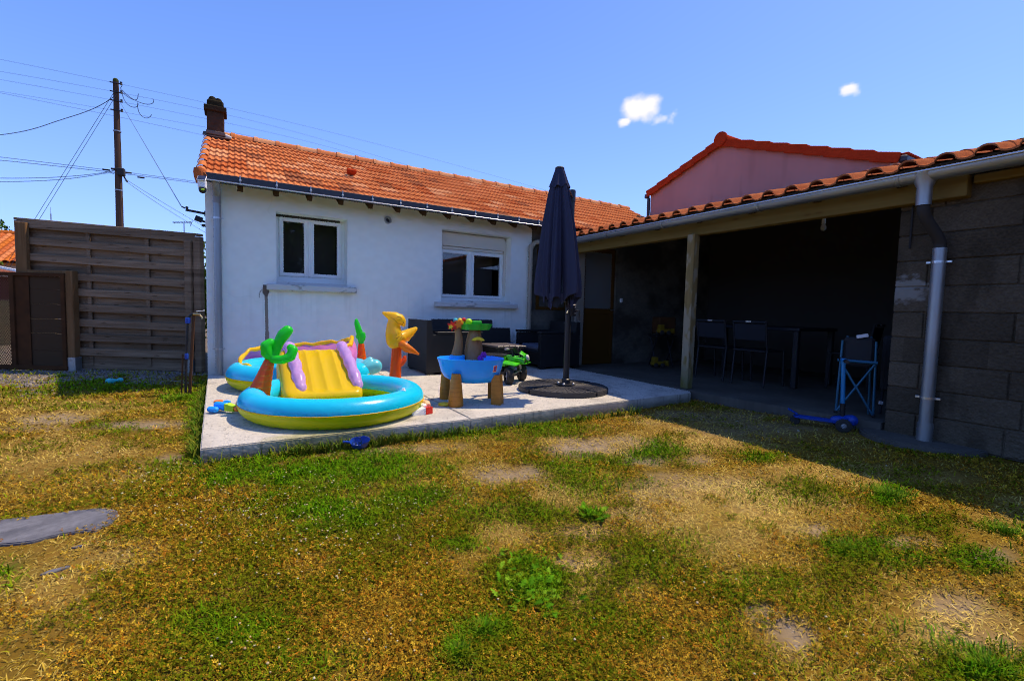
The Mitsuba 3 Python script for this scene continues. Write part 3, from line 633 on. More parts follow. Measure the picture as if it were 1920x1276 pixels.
        obj(w, 'sill', cat(lip), 'sill_render')
        if shutter:
            obj(w, 'shutter_box', cat([span(a + .002, b - .035, yf - .05, yf + .10, top + .055, dd - .012), span(a + .002, b - .05, yf - .028, yf + .08, top + .013, top + .05)]), 'cream_paint')
            obj(w, 'shutter_rail', span(b - .033, b - .003, yf - .04, yf + .03, bot + .06, dd - .06), 'cream_paint')
            for q in (a + .10, b - .16): obj(w, 'screw', lathe([(.011, 0), (.011, .006), (0, .006)], n=10), 'dark_zinc')and None
        else:
            obj(w, 'dark_head_strip', span(a + .01, b - .06, yf - .01, yf + .05, dd - .03, dd - .002), 'interior_dark')  # solid dark strip across the frame head
    window(W1, False, .815); window(W2, True, 3.16)
    # repaired cable channel under the left sill and skirting damp
    ys = FY - .004
    chn = Polygon([(.272, 1.18), (.325, 1.185), (.33, 1.11), (.318, 1.06), (.322, .62), (.333, .60), (.328, .54), (.315, .40), (.317, .102), (.285, .102), (.292, .42), (.283, .55), (.289, .62), (.284, 1.05), (.27, 1.09)])
    obj(H, 'cable_channel', prism(chn, .007, XZ(FY + .003)), 'cement_fill', label='grey filled channel running down the wall under the left window')
    obj(H, 'cable_box', cat([prism(Polygon([(.268, 1.19), (.328, 1.19), (.334, 1.10), (.30, 1.04), (.262, 1.09)]), .014, XZ(FY + .002)), tube(smoothpath([(.27, 6.485, 1.13), (.235, 6.48, 1.10), (.225, 6.48, 1.03)], 8), .003, 5)]), 'cement_dark')
    # pale rainwater pipe at the right end
    bp = f'{H}__corner_pipe'
    scene[bp] = mikit.ply(tube(smoothpath([(4.42, 6.28, 2.085), (4.28, 6.36, 2.07), (4.17, 6.42, 2.05), (4.125, 6.44, 1.98), (4.12, 6.44, 1.9), (4.12, 6.44, .8), (4.12, 6.44, .1)], 40), .037, 14), 'beige_pipe', 50); _count[bp] = 0
    obj(bp, 'collar', lathe([(.037, -.01), (.042, -.01), (.042, .01), (.037, .01)], (4.12, 6.44, .92), 14), 'beige_pipe')
    obj(H, 'back_window', cat([span(4.27, 4.33, 6.47, 6.53, .98, 1.98), span(4.86, 4.92, 6.47, 6.53, .98, 1.98), span(4.33, 4.86, 6.472, 6.53, .98, 1.03), span(4.33, 4.86, 6.472, 6.53, 1.93, 1.98), span(4.57, 4.62, 6.474, 6.53, 1.03, 1.93)]), 'door_brown')
    obj(H, 'back_glass', span(4.33, 4.86, 6.490, 6.496, 1.03, 1.93, .001), 'panel_blue')
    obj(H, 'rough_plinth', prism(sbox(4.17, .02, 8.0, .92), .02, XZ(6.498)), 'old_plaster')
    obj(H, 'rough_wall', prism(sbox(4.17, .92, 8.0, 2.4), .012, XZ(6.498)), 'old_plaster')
def f_sill(p, n, uv):
    k = smoothstep(.50, .66, fbm(p.x * 22, p.y * 22, p.z * 30, 3)) * smoothstep(.42, .62, fbm(p.x * 3.1 + 4, 0, 0)) * .8
    return mix((.60, .60, .58), (.12, .12, .10), .8 * k)
matte('sill_render', mikit.proc(f_sill))
build_house()

def build_house_fittings():
    C = thing('security_camera', 'white security camera with a small solar panel under the left eave corner', 'camera')
    M = M4(rz(-8), (-.315, 6.06, 2.215))
    obj(C, 'housing', place(rbox((.075, .07, .085), .008, (0, 0, .0)), M), 'white_plastic')
    obj(C, 'solar_panel', place(rbox((.072, .085, .008), .002, (0, -.025, .062), rx(38)), M), 'panel_blue')
    obj(C, 'panel_frame', place(rbox((.082, .095, .007), .002, (0, -.022, .058), rx(38)), M), 'white_plastic')
    obj(C, 'lens_dome', place(lathe([(.034, -.03), (.037, -.05), (.033, -.075), (.02, -.092), (0, -.098)], n=20), M), 'black_plastic', 50)
    obj(C, 'lens', place(rbox((.03, .012, .02), .004, (.008, -.034, -.063)), M), 'toy_lime')
    obj(C, 'bracket', cat([rod((-.315, 6.09, 2.245), (-.315, 6.25, 2.30), .01)]), 'white_plastic')
    B = thing('cable_bracket', 'black iron bracket holding the overhead cable at the left corner of the white house', 'bracket')
    obj(B, 'arm', cat([beam((-.50, 6.66, 2.02), (-.31, 6.66, 2.0), .025, .02, .003), rbox((.02, .06, .06), .004, (-.322, 6.66, 2.0))]), 'black_matte')
    obj(B, 'insulator', cat([lathe([(.0, -.03), (.017, -.025), (.012, 0), (.017, .02), (0, .03)], (-.50, 6.66, 2.035), 12), rod((-.52, 6.66, 2.04), (-.55, 6.67, 2.055), .008)]), 'black_plastic', 40)
    L = thing('flood_light', 'small black floodlight on the left corner of the white house below the cable bracket', 'lamp')
    obj(L, 'head', rbox((.075, .03, .06), .004, (-.385, 6.62, 1.925), ry(18) @ rx(-20)), 'black_plastic')
    obj(L, 'mount', cat([rod((-.36, 6.63, 1.91), (-.31, 6.65, 1.90), .012), rbox((.05, .03, .03), .004, (-.335, 6.65, 1.86))]), 'black_matte')
build_house_fittings()

# ------------------------------------------------------------------ the open shed on the right
SLO = math.radians(14.2); matte('neck_grey', (.05, .046, .042))
def build_shed():
    S = thing('open_shed', 'open sided concrete block shed with a canal tile roof along the right of the garden', 'shed')
    # block wall, each block a piece, mortar wall recessed behind
    w = f'{S}__block_wall'
    Y0, Y1, X0 = -1.6, 1.70, 4.615
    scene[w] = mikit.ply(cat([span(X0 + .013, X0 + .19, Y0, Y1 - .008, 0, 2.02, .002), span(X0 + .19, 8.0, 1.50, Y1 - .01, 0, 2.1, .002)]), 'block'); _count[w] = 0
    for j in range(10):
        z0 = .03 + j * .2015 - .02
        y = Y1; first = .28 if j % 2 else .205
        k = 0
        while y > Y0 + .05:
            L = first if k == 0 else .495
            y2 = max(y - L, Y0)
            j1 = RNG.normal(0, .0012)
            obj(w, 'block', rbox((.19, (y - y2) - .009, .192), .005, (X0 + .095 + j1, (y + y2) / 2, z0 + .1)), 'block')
            y = y2; k += 1
    # timber
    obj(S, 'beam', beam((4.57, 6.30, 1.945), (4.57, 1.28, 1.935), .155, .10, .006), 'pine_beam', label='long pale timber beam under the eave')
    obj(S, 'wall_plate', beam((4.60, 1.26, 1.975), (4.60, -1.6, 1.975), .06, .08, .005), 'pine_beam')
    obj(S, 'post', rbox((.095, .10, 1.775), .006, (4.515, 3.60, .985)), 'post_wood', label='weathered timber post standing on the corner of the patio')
    for i in range(9):
        y = 6.0 - i * .62
        obj(S, 'rafter', beam((4.48, y, 2.03), (8.0, y, 2.03 + 3.52 * math.tan(SLO)), .09, .06, .004), 'ceiling_wood')
    # roof
    roof = f'{S}__roof'
    z = lambda x: 2.085 + (x - 4.42) * math.tan(SLO)
    scene[roof] = mikit.ply(cat([beam((4.45, 2.3, z(4.45)), (8.0, 2.3, z(8.0)), .03, 7.9, .002), beam((4.435, 6.24, 2.075), (4.435, -1.6, 2.075), .055, .02, .003)]), 'ceiling_wood'); _count[roof] = 0
    u = np.linspace(0, .219, 15)
    def prof(u):
        q = u / .219
        return np.where(q < .56, .062 * np.sqrt(np.clip(1 - ((q - .28) / .30) ** 2, 0, 1)), .012 - .012 * np.sin(np.pi * np.clip((q - .56) / .44, 0, 1)))
    def canal(L=.40, t=.013):
        V = [np.stack([np.full(15, a), -u, prof(u) + b], 1) for a, b in ((.03, -t), (0, -t), (0, 0), (L, 0))]
        m = quads(np.vstack(V), 15, 4); m.invert(); return m
    d = mikit.ply(canal(), 'canal_tile', 40)
    for j in range(4):
        for i in range(35):
            y = 6.20 - i * .2165
            x = 4.395 + j * .345
            M = M4(ry(-math.degrees(SLO) + 1.6), (x, y, z(x) + .02 + .004 * RNG.random()))
            reuse(roof, 'tile', d, M, 'canal_tile')
    V = []
    for a in np.linspace(5.72, 8.0, 3):
        for i in range(35): V.append(np.stack([np.full(14, a), 6.20 - i * .2165 - u[:14], z(a) + .02 + prof(u[:14])], 1))
    V = np.vstack(V); kk = obj(roof, 'upper_tiles', quads(V, 35 * 14, 3), 'canal_tile', 40); labels[kk] = {'kind': 'stuff', 'label': 'upper rows of canal tiles'}
    # gutter
    g = f'{S}__gutter'
    th = np.linspace(np.pi * .98, 2 * np.pi + .02, 15); V = []
    for y in (6.22, -1.7):
        V.append(np.stack([4.355 + .062 * np.cos(th), np.full(15, y), 2.03 + .062 * np.sin(th)], 1))
    half = quads(np.vstack(V), 15, 2)
    scene[g] = mikit.ply(cat([half, trimesh.Trimesh(np.vstack([V[0], [4.355, 6.22, 2.03]]), [[i, i + 1, 15] for i in range(14)], process=False)]), 'zinc', 50); _count[g] = 0
    obj(g, 'lip', tube([(4.29, 6.22, 2.036), (4.29, -1.7, 2.036)], .0085, 8), 'zinc_bright', True)
    for y in (4.85, 2.72, 1.62, 3.9): 
        ring = quads(np.vstack([np.stack([4.355 + .0655 * np.cos(th), np.full(15, y + q), 2.03 + .0655 * np.sin(th)], 1) for q in (-.012, .012)]), 15, 2)
        obj(g, 'joint', ring, 'zinc', 50)
    for i in range(12):
        y = 6.0 - i * .6
        obj(g, 'hook', cat([rod((4.30, y, 2.04), (4.44, y, 2.06), .004, 6)]), 'zinc')
    # downpipe
    dp = f'{S}__downpipe'
    scene[dp] = mikit.ply(tube([(4.545, 1.41, .03), (4.545, 1.41, 1.50)], .042, 20), 'zinc', 50); _count[dp] = 0
    obj(dp, 'outlet', cat([lathe([(.085, .03), (.075, 0), (.047, -.07), (.047, -.20)], (4.365, 1.47, 2.0), 22, mod=None)]), 'zinc', 50)
    obj(dp, 'swan_neck', tube(smoothpath([(4.365, 1.47, 1.83), (4.37, 1.468, 1.76), (4.42, 1.455, 1.69), (4.50, 1.425, 1.60), (4.543, 1.412, 1.54), (4.545, 1.41, 1.48)], 18), .037, 16), 'neck_grey', 50, label='dark offset bend of the shed downpipe')
    obj(dp, 'foot', tube([(4.545, 1.41, .03), (4.545, 1.41, .17)], .049, 20), 'zinc', 50)
    for zc in (1.395, .365):
        obj(dp, 'collar', cat([lathe([(.042, -.009), (.047, -.009), (.047, .009), (.042, .009)], (4.545, 1.41, zc), 20), rbox((.016, .03, .018), .003, (4.55, 1.41 - .062, zc)), rbox((.016, .03, .018), .003, (4.55, 1.41 + .062, zc)), rod((4.545, 1.41, zc), (4.62, 1.41, zc), .005, 6)]), 'zinc_bright')
    obj(S, 'cable_conduit', cat([rod((4.605, 1.615, 1.52), (4.605, 1.615, 1.9), .007), rod((4.605, 1.615, 1.9), (4.55, 1.75, 1.945), .007)]), 'black_matte')
    # inside: end wall with the door, back wall
    e = f'{S}__end_wall'
    poly = Polygon([(4.62, .09), (8.0, .09), (8.0, 3.0), (4.62, 2.06)]).difference(sbox(4.79, 0, 5.50, 2.02))
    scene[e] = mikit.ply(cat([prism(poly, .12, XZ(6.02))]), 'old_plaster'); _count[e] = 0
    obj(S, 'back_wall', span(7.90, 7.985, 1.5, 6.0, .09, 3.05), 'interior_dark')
    D = f'{S}__door'
    scene[D] = mikit.ply(cat([span(4.80, 4.86, 5.93, 5.97, .10, 2.01), span(5.43, 5.49, 5.93, 5.97, .10, 2.01), span(4.86, 5.43, 5.931, 5.97, .93, 1.02), span(4.86, 5.43, 5.931, 5.97, 1.94, 2.01), span(4.86, 5.43, 5.931, 5.97, .10, .2)]), 'door_brown'); _count[D] = 0
    obj(D, 'panel', span(4.86, 5.43, 5.94, 5.96, .2, .93), 'door_brown')
    obj(D, 'frosted_pane', span(4.86, 5.43, 5.945, 5.957, 1.02, 1.94, .001), 'frosted')
    obj(D, 'handle', cat([rod((5.46, 5.93, 1.0), (5.46, 5.88, 1.0), .008), rod((5.46, 5.885, 1.0), (5.38, 5.885, 1.0), .008)]), 'zinc_bright')
    obj(S, 'door_post', span(4.63, 4.79, 5.86, 5.90, .1, 2.02), 'cement_fill')
    obj(S, 'light_switch', rbox((.05, .02, .07), .004, (5.62, 5.89, 1.17)), 'white_plastic')
scene['frosted'] = {'type': 'twosided', 'bsdf': {'type': 'bumpmap', 'scale': .02, 'arbitrary': mikit.proc(lambda p, n, uv: fbm(p.x * 70, p.y * 70, p.z * 70, 2), 2e-3), 'bsdf': {'type': 'principled', 'base_color': {'type': 'rgb', 'value': [.16, .16, .15]}, 'roughness': .12, 'specular': .7}}}
build_shed()
def build_bulb():
    B = thing('light_bulb', 'unlit white bulb hanging from the dark shed ceiling', 'lamp')
    zc = 2.085 + (6.0 - 4.42) * math.tan(SLO) - .02
    M = M4(t=(6.0, 2.95, 2.03))
    obj(B, 'holder', place(lathe([(0, .12), (.02, .115), (.022, .05), (.018, .04)], n=14), M), 'white_plastic', 40)
    obj(B, 'glass', place(lathe([(.014, .045), (.02, .03), (.031, 0), (.028, -.025), (.014, -.04), (0, -.043)], n=16), M), 'bulb_white', True)
    obj(B, 'cord', rod((6.0, 2.95, 2.15), (6.0, 2.95, zc), .004, 6), 'white_plastic')
build_bulb()

# ------------------------------------------------------------------ pink neighbour house behind the shed
def build_pink():
    P = thing('pink_house', 'pink rendered gable house with red verge tiles rising behind the shed roof', 'house')
    pk, lf, rt = (5.83, 4.27), (7.64, 3.64), (2.98, 3.21)
    obj(P, 'wall', cat([prism(Polygon([(lf[0] - .06, .1), (rt[0] + .12, .1), (rt[0] + .12, rt[1] - .01), (pk[0], pk[1] - .05), (lf[0] - .06, lf[1] - .01)]), 6., YZ(8.0))]), 'pink_render')
    roof = f'{P}__roof'
    d = []
    for q in (lf, rt):
        d.append(beam((11, q[0], q[1] + .0), (11, pk[0], pk[1] + .01), .05, 6.1, .003))
    scene[roof] = mikit.ply(cat(d), 'red_tile'); _count[roof] = 0
    for q, n in ((lf, 6), (rt, 9)):
        a, b = np.array(q), np.array(pk)
        if q is rt: b = b + (a - b) / np.linalg.norm(a - b) * .03
        L = np.linalg.norm(b - a) / n; dv = (b - a) / np.linalg.norm(b - a)
        ang = math.atan2(dv[1], abs(dv[0]))
        for i in range(n):
            m0 = a + dv * L * i; m1 = a + dv * (L * (i + 1) + .03)
            lift = np.array([0, .028]); drop = np.array([0, .0])
            p0, p1 = m0 + lift, m1 + drop
            side = beam((7.93, p0[0], p0[1] - .035), (7.93, p1[0], p1[1] - .035), .135, .03, .004)
            top = beam((8.05, p0[0], p0[1] + .03), (8.05, p1[0], p1[1] + .03), .022, .26, .004)
            obj(roof, 'verge_tile', cat([side, top]), 'red_tile')
    obj(roof, 'ridge_disc', cat([place(lathe([(0, .0), (.12, .0), (.135, .012), (.135, .05), (.11, .055)], n=26), M4(ry(90), (7.885, pk[0] - .02, pk[1] + .02))), tube([(7.93, pk[0], pk[1] + .02), (13, pk[0], pk[1] + .02)], .115, 14)]), 'red_tile', 40)
    g = f'{P}__gutter'
    scene[g] = mikit.ply(cat([beam((7.95, rt[0] - .03, rt[1] - .02), (13., rt[0] - .03, rt[1] - .02), .10, .10, .02)]), 'dark_zinc'); _count[g] = 0
    obj(P, 'corner_pilaster', rbox((.10, .12, 1.0), .006, (8.02, rt[0] + .06, rt[1] - .55)), 'pale_wall')
    ro = f'{roof}__tile_edge'
    for i in range(16):
        obj(roof, 'edge_tile', lathe([(.0, 0), (.05, 0), (.05, .1), (.0, .1)], n=8), 'red_tile') if False else obj(roof, 'edge_tile', rbox((.19, .10, .045), .012, (8.1 + i * .22, rt[0] - .03, rt[1] + .05)), 'red_tile')
    obj(P, 'far_gutter_end', cat([rbox((.10, .09, .09), .015, (7.97, lf[0] + .02, lf[1] - .05)), tube([(7.98, lf[0] - .02, lf[1] - .1), (7.98, lf[0] - .03, 3.0)], .035, 10)]), 'dark_zinc')
build_pink()

# ------------------------------------------------------------------ wooden fence and rusty gate
A_, B_ = np.array([-2.50, 8.655]), np.array([-.405, 7.445])
FD = (B_ - A_) / np.linalg.norm(B_ - A_); FN = np.array([FD[1], -FD[0]]); FL = np.linalg.norm(B_ - A_)   # FN points to the viewer
def fp(s, z, o=0.):
    """point on the fence: s metres from its left end, o metres towards the viewer"""
    q = A_ + FD * s + FN * o
    return np.array([q[0], q[1], z])
def ftop(s): return 2.0 - .15 * s / FL
def build_fence():
    W = thing('wooden_fence', 'weathered grey brown fence panel of horizontal overlapping boards left of the white house', 'fence')
    mid = lambda s, z: z * ftop(s) / 1.925
    zs = [1.905, 1.70, 1.495, 1.283, 1.083, .882, .685, .495, .305]
    sR = FL - .075
    def slat(z1, z0, o, s0, s1, t=.018):
        h = z1 - z0; zc = (z1 + z0) / 2
        a, b = fp(s0, mid(s0, zc), o), fp(s1, mid(s1, zc), o)
        obj(W, 'board', beam(a, b, h + RNG.normal(0, .002), t, .004), 'fence_wood')
    for i, z in enumerate(zs):
        s0 = .10 if z > 1.3 else .66
        slat(z, z - .098, .026 + RNG.normal(0, .003), s0, sR)
        zb = zs[i + 1] if i + 1 < len(zs) else .06
        if i + 1 < len(zs): slat(z - .085, zb - .012, -.034, .10 if zb > 1.27 else .66, sR, .016)
    slat(.215, .03, -.012, .66, sR)
    obj(W, 'top_rail', beam(fp(.0, ftop(0) - .012), fp(FL, ftop(FL) - .012), .030, .075, .004), 'fence_wood')
    for s in (.93, 1.70):
        obj(W, 'batten', beam(fp(s, .08, .0), fp(s, ftop(s) - .05, .0), .05, .02, .003, up=(FD[0], FD[1], 0)), 'fence_wood')
    obj(W, 'left_post', beam(fp(.05, 0), fp(.05, ftop(.05) - .03), .10, .07, .006, up=(FD[0], FD[1], 0)), 'fence_wood')
    obj(W, 'front_post', beam(fp(.13, 1.2, .06), fp(.13, ftop(.1) - .06, .06), .14, .05, .006, up=(FD[0], FD[1], 0)), 'fence_brown')
    obj(W, 'step_rail', beam(fp(.2, 1.30, .06), fp(.72, 1.30, .06), .04, .08, .005), 'fence_brown')
    obj(W, 'lower_post', beam(fp(.76, .1, .07), fp(.76, 1.325, .07), .10, .09, .008, up=(FD[0], FD[1], 0)), 'fence_brown')
    obj(W, 'post_shoe', cat([beam(fp(.76, .0, .07), fp(.76, .19, .07), .112, .10, .003, up=(FD[0], FD[1], 0))]), 'zinc')
    obj(W, 'right_post', beam(fp(FL - .145, .1, .04), fp(FL - .145, ftop(FL) - .09, .04), .09, .07, .006, up=(FD[0], FD[1], 0)), 'fence_wood')
    obj(W, 'edge_post', beam(fp(FL - .045, .02, .0), fp(FL - .045, ftop(FL) - .035, .0), .09, .09, .006, up=(FD[0], FD[1], 0)), 'fence_wood')
    obj(W, 'post_shoe', beam(fp(FL - .145, .0, .04), fp(FL - .145, .19, .04), .10, .082, .003, up=(FD[0], FD[1], 0)), 'zinc')
    G = thing('rusty_gate', 'rusty iron gate with diamond mesh and a sheet panel in front of the fence', 'gate')
    o = .12; s0, s1 = -1.5, .72
    bar = lambda a, b, h=.045, t=.03: beam(a, b, h, t, .004)
    obj(G, 'frame', cat([bar(fp(s0, 1.262, o), fp(s1, 1.262, o)), bar(fp(s0, .045, o), fp(s1, .045, o), .06), beam(fp(s1 - .03, .05, o), fp(s1 - .03, 1.25, o), .05, .03, .004, up=(FD[0], FD[1], 0)), beam(fp(.03, .05, o), fp(.03, 1.25, o), .06, .03, .004, up=(FD[0], FD[1], 0))]), 'rusty_iron')
    obj(G, 'sheet_panel', beam(fp(.14, .05, o - .012), fp(.14, 1.25, o - .012), .20, .006, .001, up=(FD[0], FD[1], 0)), 'rusty_iron')
    for za, zb in ((.06, .27), (.2705, .4975), (.4995, .6865), (.6885, .88), (.8805, 1.07), (1.0705, 1.24)):
        obj(G, 'board', beam(fp(.17, (za + zb) / 2, o - .03), fp(.70, (za + zb) / 2, o - .03), zb - za, .014, .003), 'gate_board')
    L = []; w, h = .062, .045
    for k in range(27):
        z = .08 + k * h
        for sg in (0, 1):
            P = []
            for i in range(0, 50):
                s = .0 - i * w / 2
                P.append(fp(s, min(z + (h * .5 if (i + sg) % 2 else -h * .5) , 1.25), o + .002 * sg))
            if sg == 0: L.append(tube(P, .005, 4, False))
    for k in range(27):
        z = .08 + k * h + .0
        P = [fp(-i * w / 2, min(z + (h * .5 if (i + 1) % 2 else -h * .5) + h * .0, 1.25), o + .003) for i in range(50)]
        L.append(tube(P, .005, 4, False))
    obj(G, 'mesh', cat(L), 'rusty_iron')
build_fence()
# ------------------------------------------------------------------ things on and round the patio
SZ = .1      # top of the patio slab
def loc(x, y, ang, z=0.): return M4(rz(ang), (x, y, z))

def ring(c, a, b, r, rzs, zc, f0, f1, n=240, m=20, wob=.003):
    """part of an inflated ring: section angle from f0 to f1 degrees (0 outside, 90 top)"""
    th = np.linspace(0, 2 * np.pi, n, endpoint=False); ph = np.radians(np.linspace(f0, f1, m)); V = []
    for k, p in enumerate(ph):
        e = min(k, m - 1 - k); rr = r * (1 + wob * np.sin(37 * th + k) + .012 * np.sin(3 * th + 1) - .016 * math.exp(-e / 1.5) * np.abs(np.sin(48 * th)))
        V.append(np.stack([c[0] + (a - r + rr * np.cos(p)) * np.cos(th), c[1] + (b - r + rr * np.cos(p)) * np.sin(th), zc + rr * rzs * np.sin(p)], 1))
    return quads(np.vstack(V), n, m, True)
def ellipse_tube(c, a, b, z, r, n=90):
    th = np.linspace(0, 2 * np.pi, n + 1); return tube(np.stack([c[0] + a * np.cos(th), c[1] + b * np.sin(th), np.full(n + 1, z)], 1), r, 6, False)

def build_pool():
    P = thing('inflatable_pool', 'colourful inflatable paddling pool with yellow slide, palm trees and a flying reptile figure', 'paddling pool')
    fc, fa, fbb, r = (.685, 3.975), .705, .735, .106
    for nm, c, a, b, r in (('back_ring', (.60, 5.44), .72, .74, .128), ('front_ring', fc, fa, fbb, .106)):
        zc = SZ + r * .98
        k = obj(P, nm, ring(c, a, b, r, .98, zc, 2, 188), 'vinyl_blue', True)
        obj(k, 'lower_band', ring(c, a, b, r, .98, zc, 188, 362, wob=.006), 'vinyl_lime', True)
        obj(k, 'seam', ellipse_tube(c, a + .001, b + .001, zc + r * .98 * math.sin(math.radians(2)), .0035), 'vinyl_sunny', True)
    th = np.linspace(0, 2 * np.pi, 64, endpoint=False)
    for nm, c, a, b, m in (('pool_floor', fc, fa, fbb, 'vinyl_floor'), ('back_floor', (.60, 5.44), .72, .74, 'vinyl_teal')):
        V = []
        for s, z in ((0.02, .012), (.5, .016), (.9, .02), (1.0, .03)):
            V.append(np.stack([c[0] + (a - r) * s * np.cos(th), c[1] + (b - r) * s * np.sin(th), SZ + z + .006 * np.sin(5 * th) * s], 1))
        obj(P, nm, quads(np.vstack(V), 64, 4, True), m, True)
    obj(P, 'valve', cat([lathe([(.018, 0), (.018, .006), (.013, .008), (.012, .018), (.009, .02), (0, .02)], (fc[0] + .42, fc[1] - .46, SZ + .205), 16)]), 'white_plastic', 40)
    # raised back wall of the rear pool: pink inside, yellow rim
    t = np.radians(np.array([205, 180, 160, 140, 115, 90, 65, 42, 22, 8, -8, -30, -55]))
    hz = np.array([.33, .335, .39, .445, .465, .472, .495, .52, .555, .585, .565, .53, .50])
    rr = np.array([.56, .585, .60, .60, .59, .58, .57, .57, .56, .53, .50, .50, .50])
    from scipy.interpolate import CubicSpline
    q = np.linspace(0, len(t) - 1, 90); tt, hh, r2 = (CubicSpline(np.arange(len(t)), v)(q) for v in (t, hz, rr))
    hh = hh + .008 * np.sin(q * 5.1) + .005 * np.sin(q * 9.7)
    top = np.stack([.60 + r2 * np.cos(tt), 5.46 + r2 * np.sin(tt), hh], 1)
    V = []
    for s in np.linspace(0, 1, 8):
        bulge = .05 * math.sin(math.pi * s) + .012 * np.sin(q * 6 + s * 4)
        V.append(np.stack([.60 + (r2 + bulge) * np.cos(tt), 5.46 + (r2 + bulge) * np.sin(tt), .25 + (hh - .25) * s], 1))
    obj(P, 'side_wall', quads(np.vstack(V), 90, 8), 'vinyl_pink', True, label='pink raised side wall of the rear pool')
    obj(P, 'rim', tube(top + [0, 0, .006], .021 + .004 * np.sin(q * 4.3), 10), 'vinyl_sunny', True, label='wrinkled orange yellow rim of the pink wall')
    # slide
    prof = np.array([(5.02, .13), (5.02, .40), (4.93, .50), (4.82, .535), (4.72, .525), (4.60, .475), (4.46, .40), (4.32, .325), (4.20, .265), (4.13, .235), (4.095, .20), (4.10, .15), (4.15, .125)])
    qq = np.linspace(0, len(prof) - 1, 56); pr = np.stack([np.interp(qq, np.arange(len(prof)), prof[:, k]) for k in (0, 1)], 1)
    from scipy.ndimage import gaussian_filter1d
    pr = gaussian_filter1d(pr, 1.6, axis=0, mode='nearest')
    tg = np.gradient(pr, axis=0); tg /= np.linalg.norm(tg, axis=1, keepdims=True); nn = np.stack([tg[:, 1], -tg[:, 0]], 1) * -1
    U = np.linspace(-1, 1, 61); ctr = np.array([4.55, .22]); V = []
    for u in U:
        s = (1 - abs(u) ** 16 * .45) if abs(u) < 1 else .0
        uu = (u - .08) / .70; pil = .020 * abs(math.sin(2. * math.pi * (uu + 1))) ** .7 * (abs(uu) < 1)
        front = np.clip((qq - 2.5) / 1.2, 0, 1) * np.clip((9.3 - qq) / 1., 0, 1)
        w = pr + nn * (pil * front)[:, None]
        w = ctr + (w - ctr) * s
        V.append(np.stack([np.full(56, .628 + u * .335), w[:, 0], w[:, 1]], 1))
    m = quads(np.vstack(V), 56, 61); sl = obj(P, 'slide', m, 'vinyl_yellow', True, label='yellow ribbed slide between the two pools')
    for x0, x1 in ((.405, .452), (.875, .915)):
        s = np.linspace(0, 1, 40); path = np.stack([x0 + (x1 - x0) * s, 4.84 - .66 * s, .575 - .35 * s + .035 * np.sin(np.pi * s)], 1)
        rad = .050 * (1 + .10 * np.sin(s * 2 * np.pi * 4.2)) * np.clip(np.minimum(s, 1 - s) * 16, .12, 1) ** .5
        obj(sl, 'rail', tube(path, rad, 16), 'vinyl_purple', True, label='lumpy purple side rail of the slide')
    # front palm
    M = loc(.135, 4.10, -1.9)
    kx = lambda X: (360 + X / 4.174 - 490.5) * .00505; kz = lambda Y: .287 + (729 - (560 + Y / 4.174)) * .00425
    def trunk(p0, p1, r0, r1, n=14):
        s = np.linspace(0, 1, 25); return tube(np.array(p0) + (np.array(p1) - np.array(p0)) * s[:, None], (r0 + (r1 - r0) * s) * (1 + .015 * np.sin(s * 44)), n)
    t1 = obj(P, 'palm_trunk', place(trunk((0, 0, .255), (.075, 0, .515), .080, .036), M), 'vinyl_trunk', True)
    L = []
    for s in (.2, .38, .55, .71, .86): L.append(lathe([(.0812 - .044 * s, -.0016), (.0835 - .044 * s, 0), (.0812 - .044 * s, .0016)], (.075 * s, 0, .255 + .26 * s), 24))
    obj(t1, 'printed_line', place(cat(L), M), 'print_line', True)
    ch = lambda L, r: [(kx(a), d, kz(b), rr) for (a, b, d), rr in zip(L, r)]
    leaf = blob([ch([(612, 485, 0), (640, 430, 0), (652, 380, 0), (668, 330, 0), (690, 285, 0), (712, 255, 0)], [.034, .034, .035, .041, .046, .041]),
                 ch([(620, 470, 0), (590, 425, -.02), (585, 370, -.02), (612, 345, -.01)], [.033, .041, .039, .032]),
                 ch([(625, 475, -.02), (680, 478, -.05), (728, 455, -.06), (742, 405, -.05), (728, 385, -.04)], [.032, .034, .036, .037, .028])], .016, 12, M)
    obj(t1, 'palm_leaves', leaf, 'vinyl_green', True, label='curled green inflatable palm leaves')
    # rear palm
    M2 = loc(1.268, 5.70, -12.5)
    t2 = obj(P, 'palm_trunk', place(trunk((.01, 0, .255), (0, 0, .51), .062, .034), M2), 'vinyl_trunk', True)
    L = [lathe([(.0632 - .028 * s, -.0016), (.0655 - .028 * s, 0), (.0632 - .028 * s, .0016)], (.01 - .01 * s, 0, .255 + .255 * s), 24) for s in (.2, .45, .7)]
    obj(t2, 'printed_line', place(cat(L), M2), 'print_line', True)
    obj(t2, 'palm_leaves', blob([[(0, 0, .52, .03), (-.01, 0, .60, .038), (-.03, 0, .68, .036), (-.052, 0, .755, .028), (-.055, 0, .79, .018)], [(.0, 0, .53, .028), (.022, -.03, .585, .030), (.025, -.03, .63, .022)], [(0, 0, .55, .03), (-.02, .12, .62, .03), (-.04, .2, .58, .025)]], .014, 10, M2), 'vinyl_green', True)
    obj(P, 'wave_bump', blob([[(1.20, 5.15, .28, .09), (1.24, 5.15, .36, .045)], [(1.20, 5.15, .28, .09), (1.29, 5.14, .30, .08)]], .025, 8), 'vinyl_teal', True, label='pale blue inflated wave with a printed swirl')
    # flying reptile on its red stump
    M3 = loc(1.338, 4.553, -16.4)
    fx = lambda X: (360 + X / 4.174 - 740.5) * .0052; fz = lambda Y: .262 + (706 - (560 + Y / 4.174)) * .00533
    c3 = lambda L: [(fx(a), d, fz(b), r) for a, b, d, r in L]
